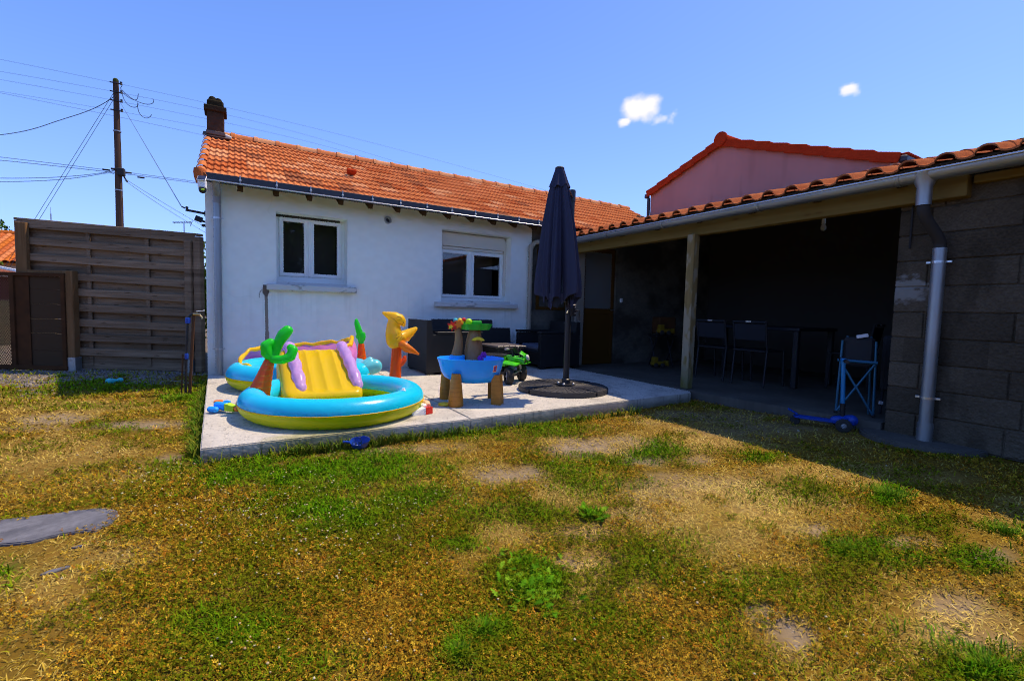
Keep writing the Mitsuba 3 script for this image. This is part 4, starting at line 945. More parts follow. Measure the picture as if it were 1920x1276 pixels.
    st = blob([c3([(1592, 625, 0, .060), (1598, 540, 0, .054), (1602, 455, 0, .050), (1604, 375, 0, .046)]), c3([(1605, 520, 0, .035), (1640, 505, 0, .030), (1662, 480, 0, .024), (1668, 455, 0, .016)])], .014, 10, M3)
    s_ = obj(P, 'stump', st, 'vinyl_red', True, label='red inflatable stump with one stubby branch')
    obj(s_, 'side_panel', place(rbox((.022, .06, .13), .01, (.045, -.0, .30)), M3), 'vinyl_orange', True)
    body = blob([c3([(1590, 325, 0, .086), (1580, 270, 0, .080), (1575, 215, 0, .064), (1592, 165, 0, .062)]),
                 c3([(1600, 315, 0, .076), (1635, 305, 0, .060)]),
                 c3([(1590, 160, 0, .062), (1620, 160, 0, .056), (1642, 175, 0, .040), (1656, 203, 0, .018)]),
                 c3([(1590, 150, 0, .058), (1545, 132, 0, .036), (1500, 113, 0, .013)])], .013, 12, M3)
    bd = obj(P, 'reptile_figure', body, 'vinyl_sunny', True, label='yellow inflatable flying reptile with a long beak')
    obj(bd, 'wing', blob([c3([(1630, 300, .0, .055), (1665, 290, .03, .056), (1705, 268, .05, .046), (1752, 234, .06, .020)]), c3([(1640, 310, 0, .035), (1690, 315, .03, .022), (1735, 250, .05, .02)])], .013, 10, M3), 'vinyl_sunny', True)
    obj(bd, 'wing', blob([c3([(1632, 345, -.04, .038), (1665, 365, -.07, .042), (1710, 390, -.08, .032), (1770, 424, -.08, .011)]), c3([(1640, 360, -.03, .026), (1665, 400, -.06, .014), (1720, 412, -.07, .011)])], .012, 8, M3), 'vinyl_orange', True, label='orange lower wing of the reptile figure')
    E = [(1624, 160, -.047)]
    obj(bd, 'eye', cat([place(lathe([(0, .003), (.011, .002), (.012, 0)], n=16), M3 @ M4(rx(90), (fx(1622), -.047, fz(160)))), ]), 'paper_white', True)
    obj(bd, 'pupil', place(lathe([(0, .0055), (.0055, .005), (.006, 0)], n=12), M3 @ M4(rx(90), (fx(1621), -.047, fz(161)))), 'print_dark', True)
    L = []
    for p in ([(1600, 150), (1612, 140), (1630, 142), (1638, 156)], [(1560, 150), (1590, 168), (1612, 190), (1640, 192)], [(1655, 175), (1650, 195), (1640, 205)]):
        pts = smoothpath([(fx(a), 0, fz(b)) for a, b in p], 10)
        L.append(pts)
    import trimesh.proximity
    tm = bd and trimesh.Trimesh(body.vertices, body.faces, process=False)
    def on_skin(pts, lift=.0012):
        out = []
        for p_ in pts:
            w = (M3 @ np.array([p_[0], -.3, p_[2], 1.]))[:3]; d_ = (M3[:3, :3] @ np.array([0, 1., 0]))
            h, _, _ = tm.ray.intersects_location([w], [d_], multiple_hits=False)
            if len(h): out.append(h[0] - d_ * lift)
        return out
    K = [tube(o, .0018, 5) for o in (on_skin(p) for p in L) if len(o) > 2]
    if K: obj(bd, 'printed_line', cat(K), 'print_dark')
    r = np.random.default_rng(3); dots = []
    for _ in range(26):
        p_ = (fx(r.uniform(1596, 1645)), 0, fz(r.uniform(262, 315)))
        o = on_skin([p_], .0008)
        if o: dots.append(place(lathe([(0, .001), (r.uniform(.002, .0045), 0)], n=8), M4(M3[:3, :3] @ rx(90), o[0])))
    if dots: obj(bd, 'printed_spot', cat(dots), 'print_brown')
build_pool()

def build_water_table():
    W = thing('water_table', 'blue plastic water play table on brown legs with two towers and a green tray', 'water table')
    M = loc(1.845, 3.86, -25.5)
    a, b = .302, .225
    th = np.linspace(0, 2 * np.pi, 72, endpoint=False)
    ct, sn = np.cos(th), np.sin(th)
    ex = np.sign(ct) * np.abs(ct) ** .85; ey = np.sign(sn) * np.abs(sn) ** .85
    def lay(s, z):
        zz = z + (.03 * np.clip(-ex - .25, 0, 1) if z < .45 else 0)
        return np.stack([a * s * ex, b * s * ey, np.full(72, 0.) + zz], 1)
    prof = [(.50, .288), (.66, .292), (.80, .315), (.90, .365), (.965, .44), (1.0, .49), (1.015, .497), (1.015, .507), (.985, .508), (.955, .49), (.92, .42), (.86, .37), (.02, .362)]
    bowl = obj(W, 'bowl', place(quads(np.vstack([lay(s, z) for s, z in prof]), 72, len(prof), True), M), 'toy_blue', 35)
    obj(bowl, 'base_pan', place(cat([trimesh.convex.convex_hull(np.vstack([lay(.52, .290), lay(.45, .33)]))]), M), 'toy_blue')
    obj(bowl, 'tower_seat', place(cat([lathe([(.075, .36), (.072, .525), (.062, .533), (0, .535)], (-.125, -.03, 0), 28), lathe([(.1, .36), (.098, .455), (0, .46)], (.03, .0, 0), 28)]), M), 'toy_sky', 40)
    obj(bowl, 'step', place(rbox((.05, .10, .02), .006, (-.235, -.10, .46)), M), 'toy_sky')
    # printed emblem on the right of the bowl: white frame, red field, small dark figure
    def patch(t0, t1, z0, z1, lift):
        tt = np.radians(np.linspace(t0, t1, 8)); V = []
        for z in (z0, z1):
            s = np.interp(z, [.365, .44, .49], [.90, .965, 1.0])
            c_, s_ = np.cos(tt), np.sin(tt)
            V.append(np.stack([(a * s + lift) * np.sign(c_) * np.abs(c_) ** .85, (b * s + lift) * np.sign(s_) * np.abs(s_) ** .85, np.full(8, z)], 1))
        return place(quads(np.vstack(V), 8, 2), M)
    obj(bowl, 'emblem', patch(-50, -40, .395, .46, .004), 'white_plastic')
    obj(bowl, 'emblem_field', patch(-49, -41, .40, .455, .0055), 'toy_red')
    obj(bowl, 'emblem_mark', patch(-46.5, -44, .412, .447, .007), 'toy_navy')
    for (u, v, r0, r1, top) in ((-.125, -.20, .074, .046, .385), (-.235, .14, .062, .044, .37)):
        leg = lathe([(0, .1), (r0, .1), (r0 * 1.02, .12), (r0 * .94, .2), (r1, top), (0, top)], (u, v, 0), 20, mod=lambda t, k: 1 - .12 * np.cos(2 * t))
        obj(W, 'leg', place(leg, M), 'toy_tan', 40)
    for (u, v, sg) in ((.235, -.12, -1), (.215, .16, 1)):      # the right hand legs are open angles
        hull = lambda P: trimesh.convex.convex_hull(np.array(P, float))
        a_ = hull([(u - .045, v - .012, .1), (u - .045, v + .012, .1), (u + .04, v + sg * .045 - .012, .1), (u + .04, v + sg * .045 + .012, .1), (u - .045, v - .012, .37), (u - .045, v + .012, .37), (u + .025, v + sg * .03 - .012, .37), (u + .025, v + sg * .03 + .012, .37)])
        b_ = hull([(u + .03, v + sg * .04 - .012, .1), (u + .03, v + sg * .04 + .012, .1), (u + .075, v - sg * .06, .1), (u + .06, v - sg * .065, .1), (u + .015, v + sg * .03 - .01, .37), (u + .015, v + sg * .03 + .01, .37), (u + .055, v - sg * .045, .37), (u + .04, v - sg * .05, .37)])
        obj(W, 'leg', place(cat([a_, b_]), M), 'toy_tan')
    s = np.linspace(0, 1, 30)
    t1 = tube(np.stack([-.13 + .018 * np.sin(s * 3), np.full(30, -.03), .53 + .26 * s], 1), (.052 - .024 * s ** .8) * (1 + .035 * (((s * 11) % 1) - .5)), 18)
    obj(W, 'tower', place(t1, M), 'toy_taupe', 40, label='thin brown palm shaped tower')
    t2 = tube(np.stack([.035 - .01 * np.sin(s * 3), np.full(30, 0), .455 + .31 * s], 1), (.088 - .036 * s ** 2.2) * (1 + .03 * (((s * 12) % 1) - .5)), 22)
    tw = obj(W, 'tower', place(t2, M), 'toy_taupe', 40, label='thick brown palm shaped tower')
    obj(tw, 'foot', place(lathe([(.095, .455), (.098, .465), (.085, .472)], (.032, 0, 0), 26), M), 'toy_taupe', 40)
    thp = np.linspace(np.pi * .12, np.pi * .88, 12)
    fun = Polygon([(.065 * math.cos(t), .05 * math.sin(t)) for t in thp] + [(.028 * math.cos(t), .012 + .012 * math.sin(t)) for t in thp[::-1]])
    obj(tw, 'funnel', place(prism(fun, .03, M4(np.array([[1., 0, 0], [0, 0, -1], [0, 1, 0]]), (.062, -.075, .655))), M), 'toy_yellow')
    L = []
    for (u, v, z, rr) in ((.085, -.10, .515, .022), (.115, -.09, .545, .024)):
        for k in range(6):
            t = k * math.pi / 3; L.append(trimesh.creation.icosphere(1, rr * .5)); L[-1].apply_translation((u + rr * .75 * math.cos(t), v, z + rr * .75 * math.sin(t)))
        L.append(trimesh.creation.icosphere(1, rr * .5)); L[-1].apply_translation((u, v - .008, z))
    obj(tw, 'spinner', place(cat(L), M), 'toy_purple', 40, label='purple flower spinner')
    tr = [(.70, .765), (.92, .768), (1.0, .80), (1.03, .822), (.96, .822), (.88, .80), (.02, .79)]
    mod = lambda t, k: 1 + (.07 * np.cos(9 * t) if 1 < k < 5 else 0)
    tray = lathe(tr, n=72, mod=mod); tray.vertices = tray.vertices * [.140, .105, 1] + [.035, -.01, 0]
    ty = obj(W, 'tray', place(tray, M), 'toy_green', 40, label='scalloped green top tray')
    obj(ty, 'channel', place(cat([rbox((.09, .05, .03), .008, (.05, -.02, .835)), rbox((.10, .04, .022), .006, (-.12, -.03, .805))]), M), 'toy_green')
    def gear(c, r, n, t, m, nm):
        p = Polygon([((r if (k % 4) < 2 else r * .62) * math.cos(k * 2 * math.pi / (4 * n)), (r if (k % 4) < 2 else r * .62) * math.sin(k * 2 * math.pi / (4 * n))) for k in range(4 * n)])
        obj(ty, nm, place(prism(p, t, M4(np.array([[1., 0, 0], [0, 0, -1], [0, 1, 0]]), c)), M), m)
    gear((-.170, -.04, .80), .048, 7, .03, 'toy_red', 'gear'); gear((-.115, -.05, .815), .04, 6, .03, 'toy_orange', 'gear'); gear((-.185, -.075, .79), .022, 5, .02, 'toy_yellow', 'gear')
    for (u, z, r_, m) in ((-.145, .850, .020, 'toy_teal'), (-.105, .850, .022, 'toy_yellow'), (-.07, .858, .018, 'toy_red'), (-.085, .835, .02, 'toy_yellow'), (-.025, .838, .032, 'toy_lime')):
        bl = trimesh.creation.icosphere(2, r_); bl.apply_translation((u, -.03, z)); obj(ty, 'ball', place(bl, M), m, True)
build_water_table()

def build_quad():
    Q = thing('toy_quad_bike', 'small green and black toy quad bike parked behind the water table', 'toy quad bike')
    M = loc(2.835, 4.695, 34.5)
    R_ = .098
    for sx, yy in ((-1, 0), (1, 0), (-1, .46), (1, .46)):
        c = (sx * .185, yy, SZ + R_)
        ty = lathe([(.055, -.036), (.085, -.040), (.096, -.028), (.098, 0), (.096, .028), (.085, .040), (.055, .036)], n=28, mod=lambda t, k: 1 + (.018 * np.sign(np.sin(14 * t + k)) if 1 < k < 5 else 0))
        Ws = M @ M4(rz(-48 if yy == 0 else 0) @ ry(90), c); w = obj(Q, 'wheel', place(ty, Ws), 'tyre', 30)
        obj(w, 'hub', place(cat([lathe([(0, .03), (.02, .03), (.024, .018), (.055, .014)], n=20), lathe([(0, -.03), (.02, -.03), (.024, -.018), (.055, -.014)], n=20)] + [rbox((.034, .012, .012), .003, (.036 * math.cos(t), .036 * math.sin(t), sg * .022), rz(math.degrees(t))) for t in np.arange(5) * 1.2566 for sg in (1, -1)]), Ws), 'grey_plastic', 30)
    obj(Q, 'chassis', place(cat([rod((-.17, 0, .19), (.17, 0, .19), .014), rod((-.17, .46, .19), (.17, .46, .19), .014), rbox((.13, .52, .06), .015, (0, .23, .21)), rbox((.16, .14, .07), .015, (0, .20, .26))]), M), 'black_plastic')
    obj(Q, 'suspension', place(cat([rod((sx * .06, -.02, .33), (sx * .15, -.02, .21), .013) for sx in (-1, 1)] + [rod((sx * .03, -.05, .24), (sx * .16, -.02, .20), .008) for sx in (-1, 1)]), M), 'zinc')
    hull = lambda P: trimesh.convex.convex_hull(np.array(P, float))
    body = [hull([(-.06, -.14, .33), (.06, -.14, .33), (-.10, -.05, .40), (.10, -.05, .40), (-.055, .10, .42), (.055, .10, .42), (-.07, .06, .31), (.07, .06, .31), (-.06, -.12, .39), (.06, -.12, .39)])]
    for sx in (-1, 1):
        body.append(hull([(sx * .10, -.10, .345), (sx * .22, -.10, .33), (sx * .11, .10, .37), (sx * .22, .09, .345), (sx * .16, 0, .365), (sx * .10, -.10, .33), (sx * .22, -.10, .32), (sx * .11, .10, .35), (sx * .22, .09, .33), (sx * .16, 0, .345)]))
        body.append(hull([(sx * .08, .36, .35), (sx * .21, .36, .34), (sx * .08, .60, .37), (sx * .21, .60, .36), (sx * .08, .36, .33), (sx * .21, .36, .325), (sx * .08, .60, .35), (sx * .21, .60, .345), (sx * .15, .48, .385)]))
    body.append(hull([(-.09, .10, .40), (.09, .10, .40), (-.08, .35, .37), (.08, .35, .37), (-.09, .10, .29), (.09, .10, .29), (-.08, .35, .29), (.08, .35, .29)]))
    bk = obj(Q, 'body', place(cat(body), M), 'toy_green_gloss', label='bright green body with fenders')
    obj(bk, 'stripe', place(cat([hull([(-.062, -.143, .345), (-.02, -.145, .35), (-.05, -.13, .385), (-.03, -.14, .38)]), hull([(.062, -.143, .345), (.02, -.145, .35), (.05, -.13, .385), (.03, -.14, .38)])]), M), 'black_plastic')
    obj(Q, 'headlight', place(place(lathe([(0, .02), (.03, .014), (.036, 0)], n=18), M4(rx(75), (.045, -.13, .40))), M), 'glass_grey', True)
    obj(Q, 'headlight_surround', place(cat([place(lathe([(.036, .0), (.045, .004), (.047, -.02), (.04, -.04)], n=18), M4(rx(75), (.045, -.128, .40))), hull([(-.01, -.11, .42), (.10, -.10, .43), (.10, -.03, .46), (0, -.02, .455), (.05, -.05, .475), (.1, -.1, .41)])]), M), 'toy_green_gloss', 40)
    obj(Q, 'seat', place(hull([(-.07, .12, .42), (.07, .12, .42), (-.08, .42, .40), (.08, .42, .40), (-.07, .14, .38), (.07, .14, .38), (-.08, .42, .37), (.08, .42, .37), (0, .44, .43), (0, .2, .435)]), M), 'black_plastic')
    obj(Q, 'windscreen', place(cat([hull([(-.07, -.02, .52), (-.05, -.03, .53), (.0, -.06, .42), (.012, -.055, .42), (-.01, -.06, .40)]), hull([(.07, -.02, .52), (.05, -.03, .53), (.0, -.06, .42), (-.012, -.055, .42), (.01, -.06, .40)]), hull([(-.055, -.0, .525), (.055, 0, .525), (-.05, .03, .50), (.05, .03, .50), (0, -.03, .47), (0, 0, .44)])]), M), 'dark_metal')
    obj(Q, 'handlebar', place(cat([rod((-.16, .05, .50), (.16, .05, .50), .011), rod((0, .03, .38), (0, .05, .50), .016)]), M), 'black_plastic')
    for sx in (-1, 1): obj(Q, 'grip', place(rod((sx * .11, .05, .50), (sx * .175, .055, .505), .015), M), 'grey_plastic')
toy('toy_green_gloss', (.06, .50, .012), .25); mat('glass_grey', (.55, .57, .60), .15)
build_quad()

def build_umbrella():
    U = thing('patio_umbrella', 'closed dark blue cantilever parasol on a round black weighted base', 'parasol')
    cx, cy = 2.70, 3.665; ph = .4
    def canopy(prof, amp, n=160, edge=0.):
        th = np.linspace(0, 2 * np.pi, n, endpoint=False); V = []
        for i, (r_, z) in enumerate(prof):
            s = i / (len(prof) - 1)
            f = 1 + amp * np.cos(8 * th + ph + .5 * np.sin(2 * th + 3 * s)) ** 3 * (1 - .55 * s) + .45 * amp * np.cos(5 * th + 1.3 + s)
            zz = z + (edge * np.cos(8 * th + ph) + .6 * edge * np.sin(3 * th)) * (1 - s) ** 3
            V.append(np.stack([cx - .045 * (z - 1.08) + r_ * f * np.cos(th), cy + r_ * f * np.sin(th), zz], 1))
        return quads(np.vstack(V), n, len(prof), True)
    pr = [(.156, 1.075), (.163, 1.10), (.165, 1.2), (.158, 1.35), (.147, 1.5), (.134, 1.65), (.122, 1.8), (.101, 1.95), (.084, 2.08), (.068, 2.16), (.052, 2.22)]
    cp = obj(U, 'canopy', canopy(pr, .46, edge=.03), 'umbrella_cloth', True)
    obj(cp, 'top_flap', canopy([(.094, 2.125), (.089, 2.14), (.07, 2.20), (.053, 2.26), (.041, 2.30), (.035, 2.305)], .13, edge=.012), 'umbrella_cloth', True)
    obj(cp, 'finial', lathe([(.043, 2.298), (.045, 2.308), (.035, 2.318), (.0, 2.322)], (cx - .055, cy, 0), 18), 'umbrella_metal', 40)
    inner = []
    r = np.random.default_rng(5)
    for k in range(8):
        t = k * math.pi / 4 + .3; inner.append(rod((cx + .10 * math.cos(t), cy + .10 * math.sin(t), 1.02), (cx + .02 * math.cos(t), cy + .02 * math.sin(t), 2.15), .008, 6))
    obj(U, 'rib_bundle', cat(inner), 'umbrella_metal')
    fl = []
    for k in range(14):
        t = r.uniform(0, 6.28); w = r.uniform(.02, .05); q = r.uniform(.10, .17); z1 = r.uniform(.96, 1.04)
        p = np.array([cx + q * math.cos(t), cy + q * math.sin(t)]); d = np.array([-math.sin(t), math.cos(t)]) * w
        fl.append(quads(np.array([[*(p - d), 1.12], [*p, 1.125], [*(p + d), 1.12], [*(p - d * .7), z1 + .03], [*(p * 1.0 + .01), z1], [*(p + d * .6), z1 + .04]]), 3, 2))
    obj(U, 'inner_folds', cat(fl), 'umbrella_cloth')
    obj(U, 'pale_lining_fold', quads(np.array([[2.56, 3.60, 1.10], [2.60, 3.58, 1.10], [2.64, 3.57, 1.09], [2.565, 3.60, 1.0], [2.60, 3.575, .985], [2.63, 3.57, 1.03]]), 3, 2), 'chair_fabric')
    mx, my = 3.08, 4.03
    obj(U, 'mast', tube([(mx, my, .17), (mx, my, 2.22)], .033, 16), 'umbrella_metal', 40)
    obj(U, 'mast_cap', lathe([(.037, 2.12), (.039, 2.13), (.039, 2.235), (.034, 2.245), (0, 2.247)], (mx, my, 0), 18), 'black_plastic', 40)
    obj(U, 'arm', cat([rod((mx, my, 2.16), (cx, cy, 2.20), .018), rod((mx - .04, my - .04, 1.15), (cx + .06, cy + .06, 2.0), .014), rbox((.09, .09, .14), .012, (mx - .02, my - .02, 1.12), rz(45))]), 'umbrella_metal')
    obj(U, 'crank', cat([rbox((.075, .06, .13), .012, (mx + .035, my - .03, .97)), rod((mx + .05, my - .06, .97), (mx + .07, my - .10, .97), .009), rod((mx + .07, my - .10, .97), (mx + .08, my - .10, .86), .008), rod((mx - .03, my - .04, .99), (mx - .09, my - .09, .93), .010)]), 'black_plastic')
    obj(U, 'screw', cat([lathe([(0, .004), (.008, .003), (.008, 0)], (0, 0, 0), 10)]) if False else rbox((.014, .008, .014), .002, (mx + .045, my - .064, 1.0)), 'zinc_bright')
    obj(U, 'screw', rbox((.014, .008, .014), .002, (mx + .045, my - .064, .94)), 'zinc_bright')
    bx, by, br = 3.04, 4.03, .485; off = math.radians(8)
    for k in range(4):
        a0 = k * math.pi / 2 + off; th = np.linspace(a0 + .028, a0 + math.pi / 2 - .028, 18)
        p = Polygon([(bx + .06 * math.cos(a0 + .785), by + .06 * math.sin(a0 + .785))] + [(bx + br * math.cos(t), by + br * math.sin(t)) for t in th])
        L = [prism(p, .045, M4(t=(0, 0, SZ))), prism(p.buffer(-.008), .008, M4(t=(0, 0, SZ + .0445)))]
        for t in np.linspace(a0 + .10, a0 + math.pi / 2 - .10, 11):
            L.append(beam((bx + .12 * math.cos(t), by + .12 * math.sin(t), SZ + .054), (bx + (br - .03) * math.cos(t), by + (br - .03) * math.sin(t), SZ + .054), .008, .014, .002))
        obj(U, 'base_weight', cat(L), 'weight_plastic')
    obj(U, 'base_cross', cat([rbox((.94, .035, .02), .003, (bx, by, SZ + .035), rz(8)), rbox((.94, .035, .019), .003, (bx, by, SZ + .036), rz(98)), lathe([(.10, SZ + .055), (.10, SZ + .068), (.05, SZ + .072), (.047, SZ + .12), (.036, SZ + .13)], (mx, my, 0), 20)]), 'umbrella_metal')
    for t in (.6, 2.2, 3.8, 5.3): obj(U, 'bolt', lathe([(.016, 0), (.016, .012), (.008, .02), (0, .02)], (mx + .085 * math.cos(t), my + .085 * math.sin(t), SZ + .067), 12), 'zinc_bright')
build_umbrella()
# ------------------------------------------------------------------ garden furniture by the wall
def plank_panel(x0, x1, y0, y1, z0, z1, n, axis='z', g=.006):
    """a panel of n flat boards with open joints"""
    L = []
    for k in range(n):
        if axis == 'z':
            h = (z1 - z0) / n; L.append(span(x0, x1, y0, y1, z0 + k * h, z0 + (k + 1) * h - g, .003))
        else:
            h = (x1 - x0) / n; L.append(span(x0 + k * h, x0 + (k + 1) * h - g, y0, y1, z0, z1, .003))
    return cat(L)
def back_slab(p, q, z0, z1, t, lean):
    """slanted back between plan points p and q; lean = horizontal shift of the inner face at its foot"""
    p, q = np.array(p), np.array(q); lean = np.array(lean)
    P = []
    for e in (p, q):
        P += [(*e, z0), (*(e + lean), z0), (*e, z1), (*(e + lean * .35), z1)]
    return trimesh.convex.convex_hull(np.array(P))
def build_furniture():
    A = thing('garden_armchair', 'black garden armchair seen from its side to the left of the water table', 'armchair', None)
    x0, x1, y0, y1 = 2.055, 2.83, 5.60, 6.35
    obj(A, 'side', plank_panel(x0 + .04, x1, y0, y0 + .07, .13, .625, 1), 'anthracite', label=None)
    obj(A, 'side', plank_panel(x0 + .04, x1, y1 - .07, y1, .13, .625, 1), 'anthracite')
    for a, b in ((y0 - .012, y0 + .10), (y1 - .10, y1 + .012)): obj(A, 'arm_top', span(x0 + .14, x1 + .01, a, b, .626, .655, .006), 'anthracite')
    obj(A, 'back', back_slab((x0, y0), (x0, y1), .13, .80, .1, (.17, 0)), 'anthracite')
    obj(A, 'seat', span(x0 + .10, x1 - .01, y0 + .07, y1 - .07, .16, .36, .01), 'anthracite')
    obj(A, 'cushion', span(x0 + .18, x1 - .02, y0 + .10, y1 - .10, .36, .45, .03), 'cushion_grey')
    for a, b in ((x0 + .01, y0), (x1 - .09, y0), (x0 + .01, y1 - .09), (x1 - .09, y1 - .09)): obj(A, 'leg', span(a, a + .09, b + .003, b + .08, SZ, .13, .004), 'anthracite')
    B = thing('garden_armchair', 'black garden armchair in the shade behind the parasol mast', 'armchair')
    x0, x1, y0, y1 = 3.80, 4.52, 5.60, 6.30
    obj(B, 'side', plank_panel(x0, x1 - .04, y0, y0 + .07, .13, .625, 1), 'anthracite')
    obj(B, 'side', plank_panel(x0, x1 - .04, y1 - .07, y1, .13, .625, 1), 'anthracite')
    for a, b in ((y0 - .012, y0 + .10), (y1 - .10, y1 + .012)): obj(B, 'arm_top', span(x0 - .01, x1 - .14, a, b, .626, .655, .006), 'anthracite')
    obj(B, 'back', back_slab((x1, y0), (x1, y1), .13, .80, .1, (-.17, 0)), 'anthracite')
    obj(B, 'seat', span(x0 + .01, x1 - .10, y0 + .07, y1 - .07, .16, .36, .01), 'anthracite')
    obj(B, 'cushion', span(x0 + .02, x1 - .18, y0 + .10, y1 - .10, .36, .45, .03), 'cushion_grey')
    for a, b in ((x0 + .01, y0), (x1 - .09, y0), (x0 + .01, y1 - .09), (x1 - .09, y1 - .09)): obj(B, 'leg', span(a, a + .09, b + .003, b + .08, SZ, .13, .004), 'anthracite')
    S = thing('garden_sofa', 'black garden sofa standing against the white wall under the right window', 'sofa')
    x0, x1, y0, y1 = 2.42, 3.72, 5.98, 6.42
    obj(S, 'back', back_slab((x0, y1), (3.40, y1), .13, .80, .1, (0, -.14)), 'anthracite')
    obj(S, 'back', back_slab((3.405, y1), (x1, y1), .13, .675, .1, (0, -.14)), 'anthracite', label='lower corner part of the sofa back')
    obj(S, 'seat', span(2.90, x1, y0, y1 - .1, .16, .36, .01), 'anthracite')
    obj(S, 'cushion', span(2.93, 3.30, y0 - .01, y1 - .14, .36, .45, .03), 'cushion_grey'); obj(S, 'cushion', span(3.31, x1 - .02, y0 - .01, y1 - .14, .36, .45, .03), 'cushion_grey')
    for a in (2.93, x1 - .1): obj(S, 'leg', span(a, a + .08, y0 + .01, y0 + .09, SZ, .17, .004), 'anthracite')
    C = thing('coffee_table', 'low black slatted coffee table in front of the garden sofa', 'coffee table')
    x0, x1, y0, y1 = 2.92, 3.36, 5.30, 5.86
    for k in range(5): obj(C, 'slat', span(x0 + k * .09, x0 + k * .09 + .084, y0, y1, .455, .48, .004), 'table_top')
    obj(C, 'apron', cat([span(x0 + .02, x1 - .02, y0 + .02, y0 + .05, .38, .453), span(x0 + .02, x1 - .02, y1 - .05, y1 - .02, .38, .453), span(x0 + .02, x0 + .05, y0 + .05, y1 - .05, .38, .453), span(x1 - .05, x1 - .02, y0 + .05, y1 - .05, .38, .453)]), 'anthracite')
    for a in (x0 + .02, x1 - .08):
        for b in (y0 + .02, y1 - .08): obj(C, 'leg', span(a, a + .06, b, b + .06, SZ, .38, .004), 'anthracite')
mat('table_top', (.10, .085, .08), .4)
build_furniture()

# ------------------------------------------------------------------ small toys
def build_toys():
    G = thing('water_pistol', 'blue, lime and orange toy water blaster lying at the left edge of the patio', 'toy water gun')
    M = loc(-.115, 4.235, -47, SZ) @ M4(np.eye(3))
    hull = lambda P: trimesh.convex.convex_hull(np.array(P, float))
    obj(G, 'body', place(cat([rbox((.12, .05, .055), .012, (-.01, 0, .05)), rbox((.06, .045, .08), .012, (-.035, .06, .035)), rbox((.09, .045, .04), .012, (-.03, -.055, .03)), rbox((.05, .03, .03), .008, (.02, .03, .075))]), M), 'toy_blue')
    obj(G, 'tank', place(tube([(-.075, .035, .02), (-.075, .035, .03), (-.08, .04, .075), (-.08, .04, .08)], [.02, .033, .035, .028], 16), M), 'toy_orange', 40, label='orange tank cap')
    obj(G, 'pump', place(hull([(.05, -.028, .02), (.05, .028, .02), (.05, -.028, .075), (.05, .028, .075), (.13, -.024, .018), (.13, .024, .018), (.13, -.02, .06), (.13, .02, .06)]), M), 'toy_lime', label='lime green pump grip')
    obj(G, 'nozzle', place(tube([(.128, 0, .04), (.152, 0, .038), (.165, 0, .037)], [.017, .022, .017], 14), M), 'toy_orange', 40)
    G = thing('water_pistol', 'white and red toy water blaster with green trigger lying at the right of the pool', 'toy water gun')
    M = loc(1.30, 3.56, 12, SZ)
    obj(G, 'body', place(cat([hull([(-.13, -.03, .0), (-.02, -.045, 0), (-.13, -.015, .03), (-.02, -.045, .055), (-.02, .02, .055), (-.02, .02, 0), (-.13, .0, 0)]), rbox((.05, .06, .05), .012, (.0, .03, .05))]), M), 'white_plastic')
    obj(G, 'muzzle', place(hull([(-.02, -.05, .002), (.045, -.045, .002), (.06, -.02, .03), (-.02, -.05, .058), (.045, -.045, .058), (.0, .0, .05), (.05, 0, .05), (.0, 0, .01), (.05, 0, .01)]), M), 'toy_red', label='red front of the water blaster')
    obj(G, 'tank', place(tube([(.03, .0, .055), (.045, .05, .062), (.05, .09, .06), (.052, .11, .055)], [.022, .033, .034, .026], 16), M), 'toy_tank', 40)
    obj(G, 'cap', place(tube([(.052, .10, .056), (.056, .135, .05), (.057, .15, .048)], [.037, .038, .028], 16), M), 'toy_red', 40)
    obj(G, 'trigger', place(blob([[(-.075, .04, .03, .022), (-.035, .045, .034, .024)]], .01, 4), M), 'toy_green', True, label='green trigger handle')
    S = thing('sand_scoop', 'dark blue plastic sand scoop lying in the grass in front of the patio', 'toy scoop')
    M = loc(.68, 3.125, -10, .022)
    th = np.linspace(0, 2 * np.pi, 28, endpoint=False); V = []
    for s, z in ((.5, .0), (.85, .012), (1.0, .045), (1.04, .047), (.95, .042), (.78, .016), (.02, .008)):
        V.append(np.stack([.062 * s * np.cos(th) * (1 + .15 * np.cos(th)), .045 * s * np.sin(th), z + .010 * (np.cos(th) > .3) * (z > .02)], 1))
    obj(S, 'bowl', place(quads(np.vstack(V), 28, 7, True), M @ M4(rx(24))), 'toy_navy', True)
    obj(S, 'handle', place(tube([(-.045, .01, .03), (-.075, .02, .032), (-.095, .026, .03)], [.010, .009, .011], 10), M), 'toy_navy', 40)
    D = single('yellow_disc', place(lathe([(0, 0), (.052, 0), (.056, .008), (.052, .018), (.03, .022), (0, .022)], n=28), loc(1.567, 3.80, 0, SZ)), 'toy_yellow', 'round yellow toy lid lying on the patio under the water table', 'toy lid', 40)
    B = thing('toy_skittle', 'turquoise toy skittle lying on the gravel in front of the fence', 'toy skittle')
    M = loc(-1.235, 6.845, 32, .035)
    obj(B, 'body', place(lathe([(0, -.075), (.024, -.07), (.034, -.045), (.03, -.01), (.015, .02), (.014, .035)], n=18), M @ M4(ry(90))), 'toy_teal', True)
    obj(B, 'head', place(lathe([(.013, .03), (.024, .045), (.028, .065), (.02, .085), (0, .092)], n=18), M @ M4(ry(90))), 'toy_teal', True)
toy('toy_tank', (.80, .52, .28), .2)
build_toys()

